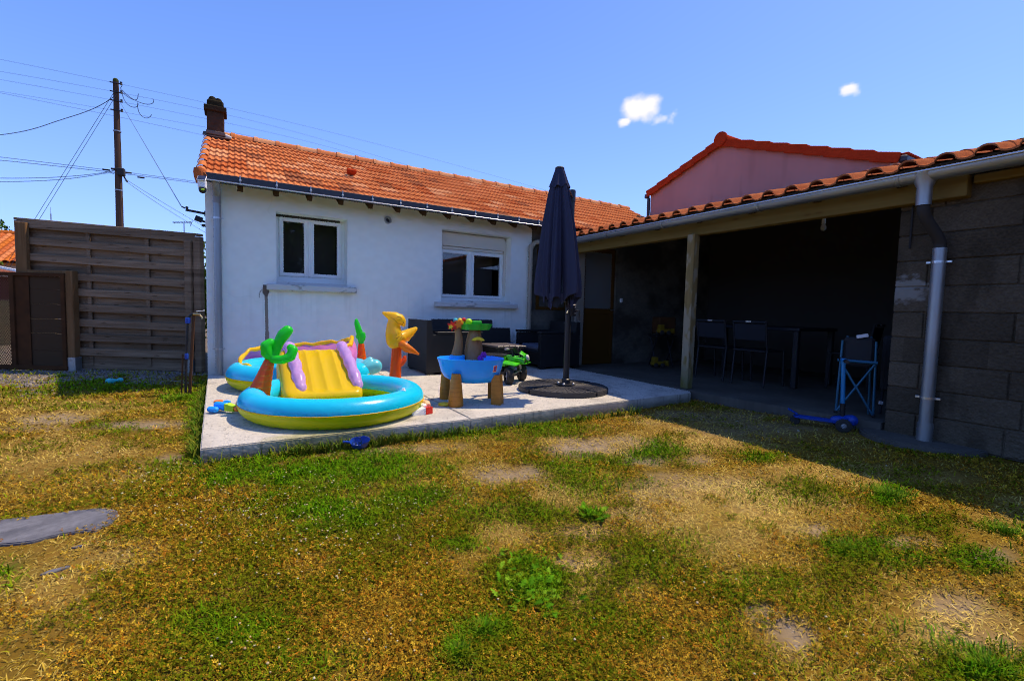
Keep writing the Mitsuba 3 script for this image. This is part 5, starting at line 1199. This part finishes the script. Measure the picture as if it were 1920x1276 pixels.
def build_tap():
    T = thing('garden_tap', 'rusty garden standpipe with a brass tap at the left edge of the patio', 'garden tap')
    x, y = -.447, 5.78; gz = float(ground_z(np.array([x]), np.array([y]))[0])
    obj(T, 'stake', cat([beam((x + .005, y, gz - .02), (x + .055, y, .845), .028, .026, .004, up=(0, 1, 0))]), 'rusty_brown')
    obj(T, 'stake', beam((x - .065, y + .01, gz - .02), (x - .045, y, .42), .016, .014, .003, up=(0, 1, 0)), 'rusty_brown')
    obj(T, 'pipe', tube(smoothpath([(x - .03, y - .01, gz - .02), (x - .015, y - .012, .35), (x + .0, y - .012, .72), (x + .012, y - .012, .80), (x + .03, y - .012, .825), (x + .06, y - .02, .83)], 24), .0115, 10), 'black_plastic', True)
    obj(T, 'coupling', cat([lathe([(.015, -.03), (.022, -.028), (.024, .0), (.022, .028), (.015, .03)], (x + .003, y - .012, .765), 14), lathe([(.013, -.03), (.017, -.02), (.017, .02), (.013, .03)], (x - .013, y - .012, .40), 12)]), 'toy_navy', 40)
    obj(T, 'valve', cat([tube([(x + .05, y - .02, .83), (x + .115, y - .03, .828)], .013, 12), tube([(x + .10, y - .028, .828), (x + .125, y - .034, .80), (x + .127, y - .036, .785)], .011, 10), rod((x + .08, y - .024, .83), (x + .08, y - .024, .86), .006)]), 'brass', 40)
    obj(T, 'lever', rbox((.075, .014, .007), .002, (x + .115, y - .026, .866), ry(-8)), 'white_plastic')
matte('rusty_brown', (.11, .055, .03))
build_tap()

# ------------------------------------------------------------------ things in the shed
def build_shed_things():
    def chair(px, py, lab, ang):
        K = thing('metal_chair', lab, 'chair', None)
        M = loc(px, py, ang, SZ)       # faces local +x
        w = .21
        for sy in (-1, 1):
            obj(K, 'leg', place(cat([rod((-.20, sy * w, 0), (-.16, sy * w, .45), .013), rod((-.16, sy * w, .45), (-.22, sy * w, .80), .013)]), M), 'dark_metal', 40)
            obj(K, 'leg', place(rod((.22, sy * w, 0), (.19, sy * w, .44), .013), M), 'dark_metal', 40)
        obj(K, 'seat', place(rbox((.42, .42, .022), .006, (.01, 0, .435)), M), 'dark_metal')
        obj(K, 'backrest', place(rbox((.012, .40, .20), .004, (-.195, 0, .66), ry(-9)), M), 'chair_fabric')
        obj(K, 'top_bar', place(rod((-.222, -w, .785), (-.222, w, .785), .016), M), 'dark_metal')
        obj(K, 'clip', place(rbox((.012, .07, .02), .003, (-.235, 0, .79)), M), 'zinc_bright')
    chair(5.62, 3.97, 'dark metal chair with grey fabric back next to the timber post', 0)
    chair(5.62, 3.43, 'dark metal chair with grey fabric back in the middle of the shed opening', 0)
    chair(6.45, 2.72, 'dark metal chair at the right end of the shed table, seen from the side', 100)
    T = thing('shed_table', 'dark metal garden table inside the open shed', 'table')
    obj(T, 'table_top', span(5.72, 6.62, 3.0, 4.6, .79, .83, .006), 'dark_metal')
    for a in (5.74, 6.54):
        for b in (3.02, 4.52): obj(T, 'leg', span(a, a + .06, b, b + .06, SZ, .79, .005), 'dark_metal')
    # folding camping chairs
    K = thing('camping_chair', 'folded camping chair with light blue tube frame standing behind the scooter', 'folding chair')
    M = loc(4.76, 1.98, -67, SZ)      # local x: to the viewer's right
    t = lambda a, b, r=.0095: rod(a, b, r, 8)
    for sx in (-1, 1):
        obj(K, 'upright', place(cat([t((sx * .135, -.03, 0), (sx * .12, -.02, .66)), t((sx * .105, .10, 0), (sx * .085, .05, .70))]), M), 'chair_blue')
    obj(K, 'cross_tube', place(t((-.13, -.035, .02), (.12, -.03, .46)), M), 'chair_blue'); obj(K, 'cross_tube', place(t((.13, -.035, .02), (-.12, -.03, .46)), M), 'chair_blue')
    obj(K, 'seat_fabric', place(cat([rbox((.22, .10, .26), .02, (0, .03, .56)), rbox((.20, .05, .12), .02, (.02, .06, .63))]), M), 'black_matte')
    obj(K, 'armrest', place(t((-.15, -.03, .48), (.14, -.03, .475), .014), M), 'chair_blue')
    for sx in (-1, 1): obj(K, 'foot', place(rbox((.03, .03, .02), .004, (sx * .135, -.03, .01)), M), 'black_plastic')
    obj(K, 'label_tag', place(rbox((.085, .012, .03), .003, (.02, -.03, .705), ry(-14)), M), 'paper_white')
    K = thing('camping_chair', 'folded dark camping chair with pale feet leaning on the inner side of the block wall', 'folding chair')
    M = loc(5.05, 1.83, -67, SZ)
    for sx in (-.06, .0, .06): obj(K, 'upright', place(t((sx, 0, 0), (sx * .7, .03, .62), .010), M), 'chair_fabric')
    obj(K, 'seat_fabric', place(cat([rbox((.15, .09, .50), .02, (0, .03, .46)), rbox((.12, .03, .16), .01, (.05, -.03, .28))]), M), 'black_matte')
    for sx in (-.06, .0): obj(K, 'foot', place(rbox((.032, .03, .03), .005, (sx, -.002, .10)), M), 'paper_white')
    # scooter
    S = thing('kick_scooter', 'blue three wheeled child scooter standing at the edge of the shed floor', 'scooter')
    M = loc(4.43, 1.985, 122, .0)      # local +x backwards along the deck
    z0 = .03
    dk = Polygon([(-.05, -.045), (.08, -.04), (.20, -.045), (.29, -.038), (.31, 0), (.29, .038), (.20, .045), (.08, .04), (-.05, .045)])
    obj(S, 'deck', place(prism(dk, .018, M4(t=(0, 0, z0 + .03))), M @ M4(ry(-2))), 'scooter_blue')
    obj(S, 'brake', place(rbox((.09, .05, .012), .004, (.31, 0, z0 + .085), ry(-28)), M), 'scooter_blue')
    obj(S, 'front_plate', place(blob([[(-.06, -.07, z0 + .055, .034), (-.06, .07, z0 + .055, .034)], [(-.12, 0, z0 + .06, .048), (0, 0, z0 + .05, .034)]], .015, 5), M), 'scooter_blue', True)
    for sy in (-1, 1):
        w = obj(S, 'wheel', place(lathe([(.022, -.014), (.05, -.014), (.058, -.008), (.058, .008), (.05, .014), (.022, .014)], n=24), M @ M4(rx(90), (-.05, sy * .115, z0 + .028))), 'tyre', 40)
        obj(w, 'hub', place(cat([lathe([(0, .012), (.012, .012), (.024, .006), (.024, -.006), (.012, -.012), (0, -.012)], n=18)] + [rbox((.02, .006, .016), .002, (.026 * math.cos(q), .026 * math.sin(q), 0), rz(math.degrees(q))) for q in np.arange(5) * 1.2566]), M @ M4(rx(90), (-.05, sy * .115, z0 + .028))), 'grey_plastic')
    obj(S, 'rear_wheel', place(lathe([(0, -.012), (.036, -.012), (.04, -.006), (.04, .006), (.036, .012), (0, .012)], n=20), M @ M4(rx(90), (.29, 0, z0 + .012))), 'tyre', 40)
    obj(S, 'stem_base', place(tube([(-.055, 0, z0 + .06), (-.05, 0, z0 + .20)], .020, 12), M), 'black_plastic', 40)
    obj(S, 'stem', place(tube([(-.05, 0, z0 + .19), (-.035, 0, z0 + .545)], .0165, 14), M), 'scooter_bar', 40)
    obj(S, 'handlebar', place(cat([rod((-.035, -.12, z0 + .57), (-.035, .12, z0 + .57), .013), rod((-.035, 0, z0 + .54), (-.035, 0, z0 + .585), .02)]), M), 'scooter_bar', 40)
    for sy in (-1, 1): obj(S, 'grip', place(rod((-.035, sy * .09, z0 + .57), (-.035, sy * .155, z0 + .57), .016), M), 'black_plastic', 40)
    # trolley with yellow toy truck in the dark corner
    C = thing('folding_stand', 'small dark folding stand in the back left corner of the shed', 'stand')
    M = loc(6.05, 5.35, -20, SZ)
    obj(C, 'top', place(rbox((.36, .30, .03), .006, (0, 0, .50)), M), 'black_plastic')
    obj(C, 'box', place(rbox((.30, .26, .28), .02, (.02, 0, .67)), M), 'rusty_iron')
    for sx in (-1, 1): obj(C, 'leg', place(cat([rod((sx * .15, -.12, 0), (sx * .15, .12, .49), .011), rod((sx * .15, .12, 0), (sx * .15, -.12, .49), .011)]), M), 'dark_metal')
    for nm, c, lab in (('toy_truck', (5.78, 5.18, SZ), 'yellow toy digger on the floor of the dark shed corner'), ('toy_truck', (5.93, 5.22, SZ + .516), 'yellow toy digger on top of the folding stand')):
        K = thing(nm, lab, 'toy digger'); M = loc(c[0], c[1], -15, c[2])
        obj(K, 'body', place(cat([rbox((.20, .10, .06), .01, (0, 0, .07)), rbox((.08, .09, .08), .01, (-.05, 0, .13))]), M), 'toy_yellow_dull')
        obj(K, 'bucket', place(trimesh.convex.convex_hull(np.array([(.10, -.06, .04), (.10, .06, .04), (.17, -.06, .03), (.17, .06, .03), (.16, -.06, .11), (.16, .06, .11)])), M), 'toy_yellow_dull')
        for sx in (-.06, .06):
            for sy in (-.055, .055): obj(K, 'wheel', place(lathe([(0, -.015), (.035, -.012), (.04, 0), (.035, .012), (0, .015)], n=14), M @ M4(rx(90), (sx, sy, .04))), 'tyre', 40)
mat('scooter_bar', (.012, .22, .50), .3, .2); matte('toy_yellow_dull', (.22, .14, .015))
build_shed_things()

# ------------------------------------------------------------------ weeds standing out of the lawn
def leaf_mesh(L, W, az, lean, jag=.95, n=13, r=None):
    s = np.linspace(0, 1, n); w = W * np.sin(np.pi * np.clip(s * .9 + .08, 0, 1)) ** .8 * (1 + jag * (np.arange(n) % 2 - .5))
    d = np.array([math.cos(az), math.sin(az)]); t = np.array([-d[1], d[0]])
    x = L * s * math.cos(lean); z = L * (s * math.sin(lean) - .45 * s * s * math.sin(lean))
    mid = np.stack([d[0] * x, d[1] * x, z], 1); off = np.stack([t[0] * w, t[1] * w, .35 * w], 1)
    return quads(np.vstack([mid - off, mid - [0, 0, .0], mid + off]), n, 3)
def build_weeds():
    r = np.random.default_rng(12)
    cols = [matte('weed_a', (.085, .23, .008)), matte('weed_b', (.15, .29, .015)), matte('weed_c', (.055, .16, .006))]
    def rosette(x, y, n, L, lab, spread=.05, group=None):
        K = thing('weed', lab, 'weed'); gz = float(ground_z(np.array([x]), np.array([y]))[0])
        for k in range(n):
            m = leaf_mesh(L * r.uniform(.6, 1.15), L * .16, r.uniform(0, 6.283), r.uniform(.15, .9))
            m.apply_translation((x + r.normal(0, spread), y + r.normal(0, spread), gz + .004))
            obj(K, 'leaf', m, cols[r.integers(3)], True)
    rosette(*WEED[0], 70, .062, 'large jagged leafed weed in the middle of the near lawn', .06)
    rosette(*WEED[1], 60, .05, 'leafy green weed just behind the large jagged weed', .07)
    rosette(*WEED[2], 22, .07, 'small dark green weed alone in the dry grass right of centre', .03)
    rosette(*WEED[3], 18, .06, 'bushy weed at the left edge of the patio beside the gravel', .04)
    def tuft(x, y, n, L, rad, lab, cmix=.5):
        gz = ground_z
        a = r.uniform(0, 6.283, n); q = rad * np.minimum(np.abs(r.normal(0, .62, n)), 1.05) * (1 + .35 * np.sin(3 * a + x * 9)); px, py = x + q * np.cos(a), y + q * np.sin(a)
        col = mixcol((.30, .30, .03), (.12, .32, .012), np.clip(r.random(n) * .8 + cmix * .5, 0, 1)) * r.uniform(.6, 1.2, (n, 1))
        V, F, C = blades(px, py, L * .72 * r.uniform(.4, 1.2, n), .0028 * r.uniform(.7, 1.4, n) * (1 + .15 * math.hypot(x, y)), r.uniform(.7, 1.45, n), a + r.normal(0, .8, n), col)
        single('grass_tuft', (V, F), 'leaf_vc', lab, 'grass tuft', True, color=np.clip(C, .003, .9))
    for (x, y), n, L, rad, lab in TUFTS: tuft(x, y, n, L, rad, lab)
WEED = [(.86, 1.255), (.915, 1.40), (1.407, 1.60), (-.36, 6.30)]
# ------------------------------------------------------------------ pole, lines and far things on the left
def build_lines():
    P = thing('utility_pole', 'dark wooden utility pole rising behind the wooden fence', 'utility pole')
    px, py = -3.0, 18.0
    obj(P, 'pole', tube([(px, py, 0), (px, py, 4), (px, py, 7.33)], [.105, .088, .066], 14), 'pole_wood', 50)
    obj(P, 'cap', lathe([(.07, 7.30), (.07, 7.36), (.04, 7.40), (0, 7.40)], (px, py, 0), 14), 'far_leaf')
    for z in (5.9, 4.2): obj(P, 'band', lathe([(.08, -.015), (.098, -.015), (.098, .015), (.08, .015)], (px, py, z), 14), 'zinc')
    obj(P, 'junction', cat([rbox((.18, .16, .22), .02, (px + .08, py - .1, 4.72)), rbox((.30, .05, .06), .01, (px, py - .1, 4.78)), rod((px + .1, py - .1, 4.68), (px + .22, py - .1, 4.45), .02)]), 'black_matte')
    for z in (7.25, 7.0, 6.75, 6.48): obj(P, 'insulator', cat([rbox((.26, .03, .03), .005, (px, py - .07, z)), lathe([(0, -.05), (.035, -.04), (.025, 0), (.03, .04), (0, .05)], (px + .13, py - .07, z + .02), 10)]), 'dark_metal')
    J = [[(.15, 7.22), (.18, 7.0), (.40, 6.88), (.50, 6.95), (.52, 7.08)], [(.14, 7.1), (.5, 6.85), (.8, 6.85), (.86, 7.02)], [(.15, 6.98), (.28, 6.70), (.45, 6.68), (.50, 6.82)], [(.5, 6.82), (.55, 6.5), (.7, 6.42), (.82, 6.55)]]
    for L in J: obj(P, 'jumper', tube(smoothpath([(px + a, py - .05, z) for a, z in L], 16), .0085, 6), 'black_matte')
    def line(pts, r, lab, m='wire_dark'):
        p = np.array(pts, float); p = smoothpath(p, 40) if len(p) > 2 else np.array([p[0] + (p[1] - p[0]) * s for s in np.linspace(0, 1, 24)])
        single('power_line', tube(p, r, 5), m, lab, 'power line', True)
    r1 = .0036
    line([(-28, 21.8, 7.27), (px, py, 7.27), (13, 20.3, 7.27), (36, 23, 7.27)], r1, 'topmost wire passing the top of the utility pole')
    line([(-28, 22.2, 7.02), (px, py, 7.02), (7.3, 20.1, 7.02), (36, 26, 7.02)], r1, 'second wire from the top of the utility pole')
    line([(-28, 22.5, 6.77), (px, py, 6.77), (8, 22, 6.77)], r1, 'third wire from the top of the utility pole')
    line([(-28, 23.0, 6.48), (px, py, 6.48), (8, 21.5, 6.48)], r1, 'fourth wire from the top of the utility pole')
    line([(-30, 36, 11.9), (-5.8, 34.5, 11.25), (8, 38.5, 11.3)], .008, 'faint thin wire passing far behind the pole below the fourth wire')
    line([(-28, 23.4, 4.75), (px - .05, py, 4.75), (6, 21.5, 4.72)], .007, 'upper one of the wires crossing at the junction box of the pole')
    line([(-28, 28, 4.72), (px - .05, py, 4.70), (6, 24.5, 4.6)], .008, 'lower one of the wires crossing at the junction box of the pole')
    line([(-9.5, 18, 3.95), (-5.48, 18, 4.15), (px - .5, 18, 4.60), (px, py - .05, 4.72)], .008, 'slack wire falling from the junction box towards the left edge')
    line([(-9.5, 18.1, 3.80), (-5.48, 18.1, 4.08), (px - .7, 18.1, 4.52), (px - .1, py, 4.66)], .008, 'lowest slack wire at the left edge of the sky')
    line([(-8.2, 18, 4.75), (-5.44, 18, 5.29), (-4.38, 18, 5.85), (-3.7, 18, 6.29), (px - .05, py, 6.88)], .010, 'thick sagging cable from the upper pole to the left edge')
    line([(px, py - .08, 7.05), (-6.25, 17.9, 0)], .006, 'left stay wire slanting down from the pole top')
    line([(px + .02, py - .08, 6.92), (-6.12, 17.8, 0)], .006, 'right stay wire slanting down from the pole top')
    line([(px + .1, py - .08, 6.72), (-.555, 6.67, 2.06)], .0045, 'service cable from the pole top to the bracket on the white house')
    line([(px + .15, py - .1, 4.55), (-1.35, 17.9, 3.62), (.3, 17.6, 2.7)], .006, 'upper thin cable sloping down right from the junction box')
    line([(px + .15, py - .1, 4.50), (-1.5, 17.8, 3.55), (.3, 17.5, 2.5)], .006, 'lower thin cable sloping down right from the junction box')
    for x, z, lab in ((-3.28, 4.752, 'dark splice sleeve on the wire left of the pole'), (-2.78, 4.755, 'dark splice sleeve on the wire just right of the pole'), (-2.50, 4.70, 'dark splice sleeve on the lower wire further right of the pole')):
        single('splice_sleeve', lathe([(0, -.09), (.024, -.085), (.024, .085), (0, .09)], n=10).apply_transform(M4(ry(90), (x, 18.02 if z > 4.72 else 18.19, z))), 'black_matte', lab, 'cable splice')
    A = thing('tv_antenna', 'television antenna on a thin mast behind the wooden fence', 'antenna')
    obj(A, 'mast', rod((-1.91, 24, 0), (-1.91, 24, 4.25), .02), 'zinc')
    obj(A, 'boom', cat([rod((-2.3, 24, 4.24), (-1.66, 24, 4.32), .018)] + [rod((-2.25 + k * .09, 23.8, 4.24 + k * .0115), (-2.25 + k * .09, 24.2, 4.24 + k * .0115), .012, 5) for k in range(7)] + [rod((-1.7, 24, 4.15), (-1.62, 24, 4.38), .012)]), 'dark_metal')
    m = cat([rod((-15.0, 60, 0), (-15.0, 60, 8.9), .05, 6), rod((-15.0, 60, 8.9), (-15.0, 60, 9.5), .02, 6)])
    single('radio_mast', m, 'zinc', 'very thin far mast above the left end of the fence', 'mast')
mat('wire_dark', (.05, .05, .065), .6); matte('far_leaf', (.06, .07, .02))
build_lines()

def crown(c, rad, n, size, seed, cols=((.03, .075, .010), (.09, .16, .025))):
    r = np.random.default_rng(seed); c, rad = np.array(c), np.array(rad)
    lob = r.normal(0, 1, (9, 3)); lob /= np.linalg.norm(lob, axis=1, keepdims=True); lob = c + lob * rad * .55
    k = r.integers(9, size=n); d = r.normal(0, 1, (n, 3)); d /= np.linalg.norm(d, axis=1, keepdims=True)
    p = lob[k] + d * rad * .55 * r.uniform(.55, 1.05, (n, 1)) ** .6
    a = r.normal(0, 1, (n, 3)); a /= np.linalg.norm(a, axis=1, keepdims=True); b = np.cross(a, r.normal(0, 1, (n, 3))); b /= np.linalg.norm(b, axis=1, keepdims=True)
    s = size * r.uniform(.6, 1.3, (n, 1))
    V = np.stack([p - a * s, p + b * s * .5, p + a * s, p - b * s * .5], 1).reshape(-1, 3)
    F = (np.array([[0, 1, 2], [0, 2, 3]])[None] + 4 * np.arange(n)[:, None, None]).reshape(-1, 3)
    C = np.repeat(mixcol(*cols, r.random(n)) * r.uniform(.7, 1.2, (n, 1)), 4, 0)
    return V, F, C
def build_far():
    def tree(c, rad, n, size, seed, lab, name='tree', **kw):
        K = thing(name, lab, 'tree' if name == 'tree' else 'bush')
        V, F, C = crown(c, rad, n, size, seed, **kw)
        obj(K, 'crown' if name == 'tree' else 'foliage', (V, F), 'leaf_vc', False, color=np.clip(C, .003, .9))
        obj(K, 'trunk' if name == 'tree' else 'stem', cat([tube([(c[0], c[1], -.05), (c[0] + .03 * c[2], c[1], c[2] * .6), (c[0], c[1], c[2])], [max(.02, .05 * rad[0]), max(.015, .035 * rad[0]), .01], 8)] + [tube([(c[0] + .02 * c[2], c[1], c[2] * .6), (c[0] + rad[0] * .4 * s, c[1], c[2] + rad[2] * .2)], [.03 * rad[0], .008], 6) for s in (-1, 1)]), 'bark')
    tree((-11.25, 34, 3.55), (1.55, 1.6, 1.45), 5200, .10, 1, 'dark green tree behind the far orange roof at the left edge')
    tree((-7.1, 21, 1.75), (.85, .7, .65), 2600, .07, 2, 'green shrub in front of the far orange roof', 'bush', cols=((.05, .12, .015), (.14, .22, .04)))
    tree((-.62, 10.8, 1.15), (.45, .5, .95), 2600, .05, 3, 'green bush seen through the gap between fence and white house', 'bush', cols=((.06, .12, .01), (.20, .24, .03)))
    H = thing('far_house', 'far house with an orange tiled roof at the left edge behind the fence', 'house')
    obj(H, 'wall', span(-16, -6.6, 26, 33, 0, 2.4), 'pale_wall')
    roof = f'{H}__roof'
    scene[roof] = mikit.ply(beam((-11.3, 25.7, 2.25), (-11.3, 29.5, 3.78), .06, 9.8, .01), 'far_tile'); _count[roof] = 0
    ro = np.array([0, 3.8, 1.53]); ro /= np.linalg.norm(ro)
    d = mikit.ply(half_tile(.11, .40, 6), 'far_tile', 40)
    for j in range(10):
        for i in range(14):
            c, s = ro[1], ro[2]
            reuse(roof, 'tile', d, M4(np.array([[1., 0, 0], [0, c, -s], [0, s, c]]), np.array([-6.45 - i * .22, 25.7, 2.30]) + ro * (j * .37)), ['far_tile', 'tile_b', 'tile_c'][(i * 7 + j * 3) % 3])
    obj(roof, 'ridge', rod((-16, 29.5, 3.83), (-6.4, 29.5, 3.83), .11, 10), 'far_tile')
    W = thing('garden_wall', 'beige rendered garden wall with red brown brick top seen through the gate mesh', 'wall')
    obj(W, 'wall', span(-12, -3.3, 13.2, 13.4, 0, .90), 'beige_wall')
    obj(W, 'brick_band', span(-12, -3.3, 13.19, 13.41, .905, 1.36), 'brick_red')
    obj(W, 'coping', span(-12, -3.28, 13.12, 13.46, 1.365, 1.40, .01), 'pale_wall')
    B = thing('lean_to_roof', 'pale topped pinkish lean to roof behind the gate at the left edge', 'roof')
    obj(B, 'slope', trimesh.convex.convex_hull(np.array([(-9, 14.4, 1.3), (-4.05, 14.4, 1.3), (-9, 14.4, 2.5), (-4.05, 14.4, 1.42), (-9, 16, 1.3), (-4.05, 16, 1.3), (-9, 16, 2.55), (-4.05, 16, 1.45)])), 'brick_red')
    obj(B, 'edge', beam((-9, 14.36, 2.60), (-4.05, 14.36, 1.52), .06, .10, .008), 'white_pvc')
    N = thing('neighbour_post', 'pale post and boards in the gap beside the white house', 'post')
    obj(N, 'post', span(-.60, -.52, 9.4, 9.5, 0, .80), 'paper_white'); obj(N, 'board', span(-.95, -.61, 9.42, 9.46, .08, .60), 'pale_wall')
matte('brick_red', (.20, .075, .05))
build_far()
def build_unseen_hedge():
    V, F, C = [], [], []
    for k, (x, y, rx_, ry_) in enumerate([(-9, -9, 3, 2), (-4.5, -10, 3, 2), (0, -10, 3, 2), (4.5, -10, 3, 2), (9, -10, 3, 2), (-10, -4.5, 2, 3), (-11, 0, 2, 3)]):  # out of view, added to cut skylight on the facade and shed
        v, f, c = crown((x, y, 1.3), (rx_, ry_, 1.3), 3000, .22, 50 + k); F.append(f + sum(map(len, V))); V.append(v); C.append(c)
    for k, (x, z) in enumerate([(1.7, 3.0), (3.4, 3.2)]):  # unseen trees that mirror in the left window
        v, f, c = crown((x, -10.5, z), (1.5, 1.3, 2.6), 3600, .16, 80 + k); F.append(f + sum(map(len, V))); V.append(v); C.append(c)
    struct('hedge', (np.vstack(V), np.vstack(F)), 'leaf_vc', 'unseen hedge added round the garden to dim the sky light, with trees mirrored in the window', kind='stuff', color=np.clip(np.vstack(C), .003, .9))
build_unseen_hedge()
TUFTS = [((.513, 1.113), 420, .055, .055, 'small round tuft of green grass near the bottom edge of the lawn'), ((.62, 1.17), 700, .05, .085, 'wider green grass tuft just behind the small round tuft'), ((3.03, 1.07), 650, .075, .12, 'bright green grass tuft in the sun near the shed shadow'),
         ((1.76, .37), 900, .06, .15, 'lush green grass patch at the bottom right corner of the lawn'), ((-1.28, 7.45), 130, .09, .10, 'yellow green grass tuft against the foot of the fence'), ((-1.86, 7.65), 130, .08, .12, 'green tuft in the gravel below the fence post'),
         ((-.50, 5.55), 380, .075, .16, 'long green grass growing at the foot of the tap'), ((2.13, .88), 500, .05, .13, 'flat green grass patch right of centre in the near lawn'), ((3.0, .62), 380, .06, .10, 'green grass tuft at the right edge of the lawn')]
build_weeds()
# grass leaning over the patio edges
def build_fringe():
    r = np.random.default_rng(9); n = 5200
    t = r.random(n); 
    x = np.where(t < .62, r.uniform(-.2, 3.4, n), -.235 - .03 * r.random(n) - .115 * 0); y = np.where(t < .62, 3.19 - .06 * r.random(n) ** 1.5, r.uniform(3.3, 6.4, n))
    x = np.where(t < .62, x, -.205 - .115 * (y - 3.21) / 3.28 - .05 * r.random(n))
    k = fb(x, y, 2.3, 44) + .25 * (t > .62) + .12 * (x < 1.4); keep = r.random(n) < np.clip((k - .38) * 3, 0, 1); x, y, t = x[keep], y[keep], t[keep]; n = len(x)
    col = mixcol((.20, .20, .022), (.06, .18, .012), r.random(n)) * r.uniform(.6, 1.25, (n, 1))
    stuff('edge_grass', blades(x, y, r.uniform(.04, .12, n), .0075 * r.uniform(.6, 1.3, n), r.uniform(.8, 1.5, n), r.uniform(0, 6.283, n), col, .6), 'longer grass growing along the patio edges')
build_fringe()
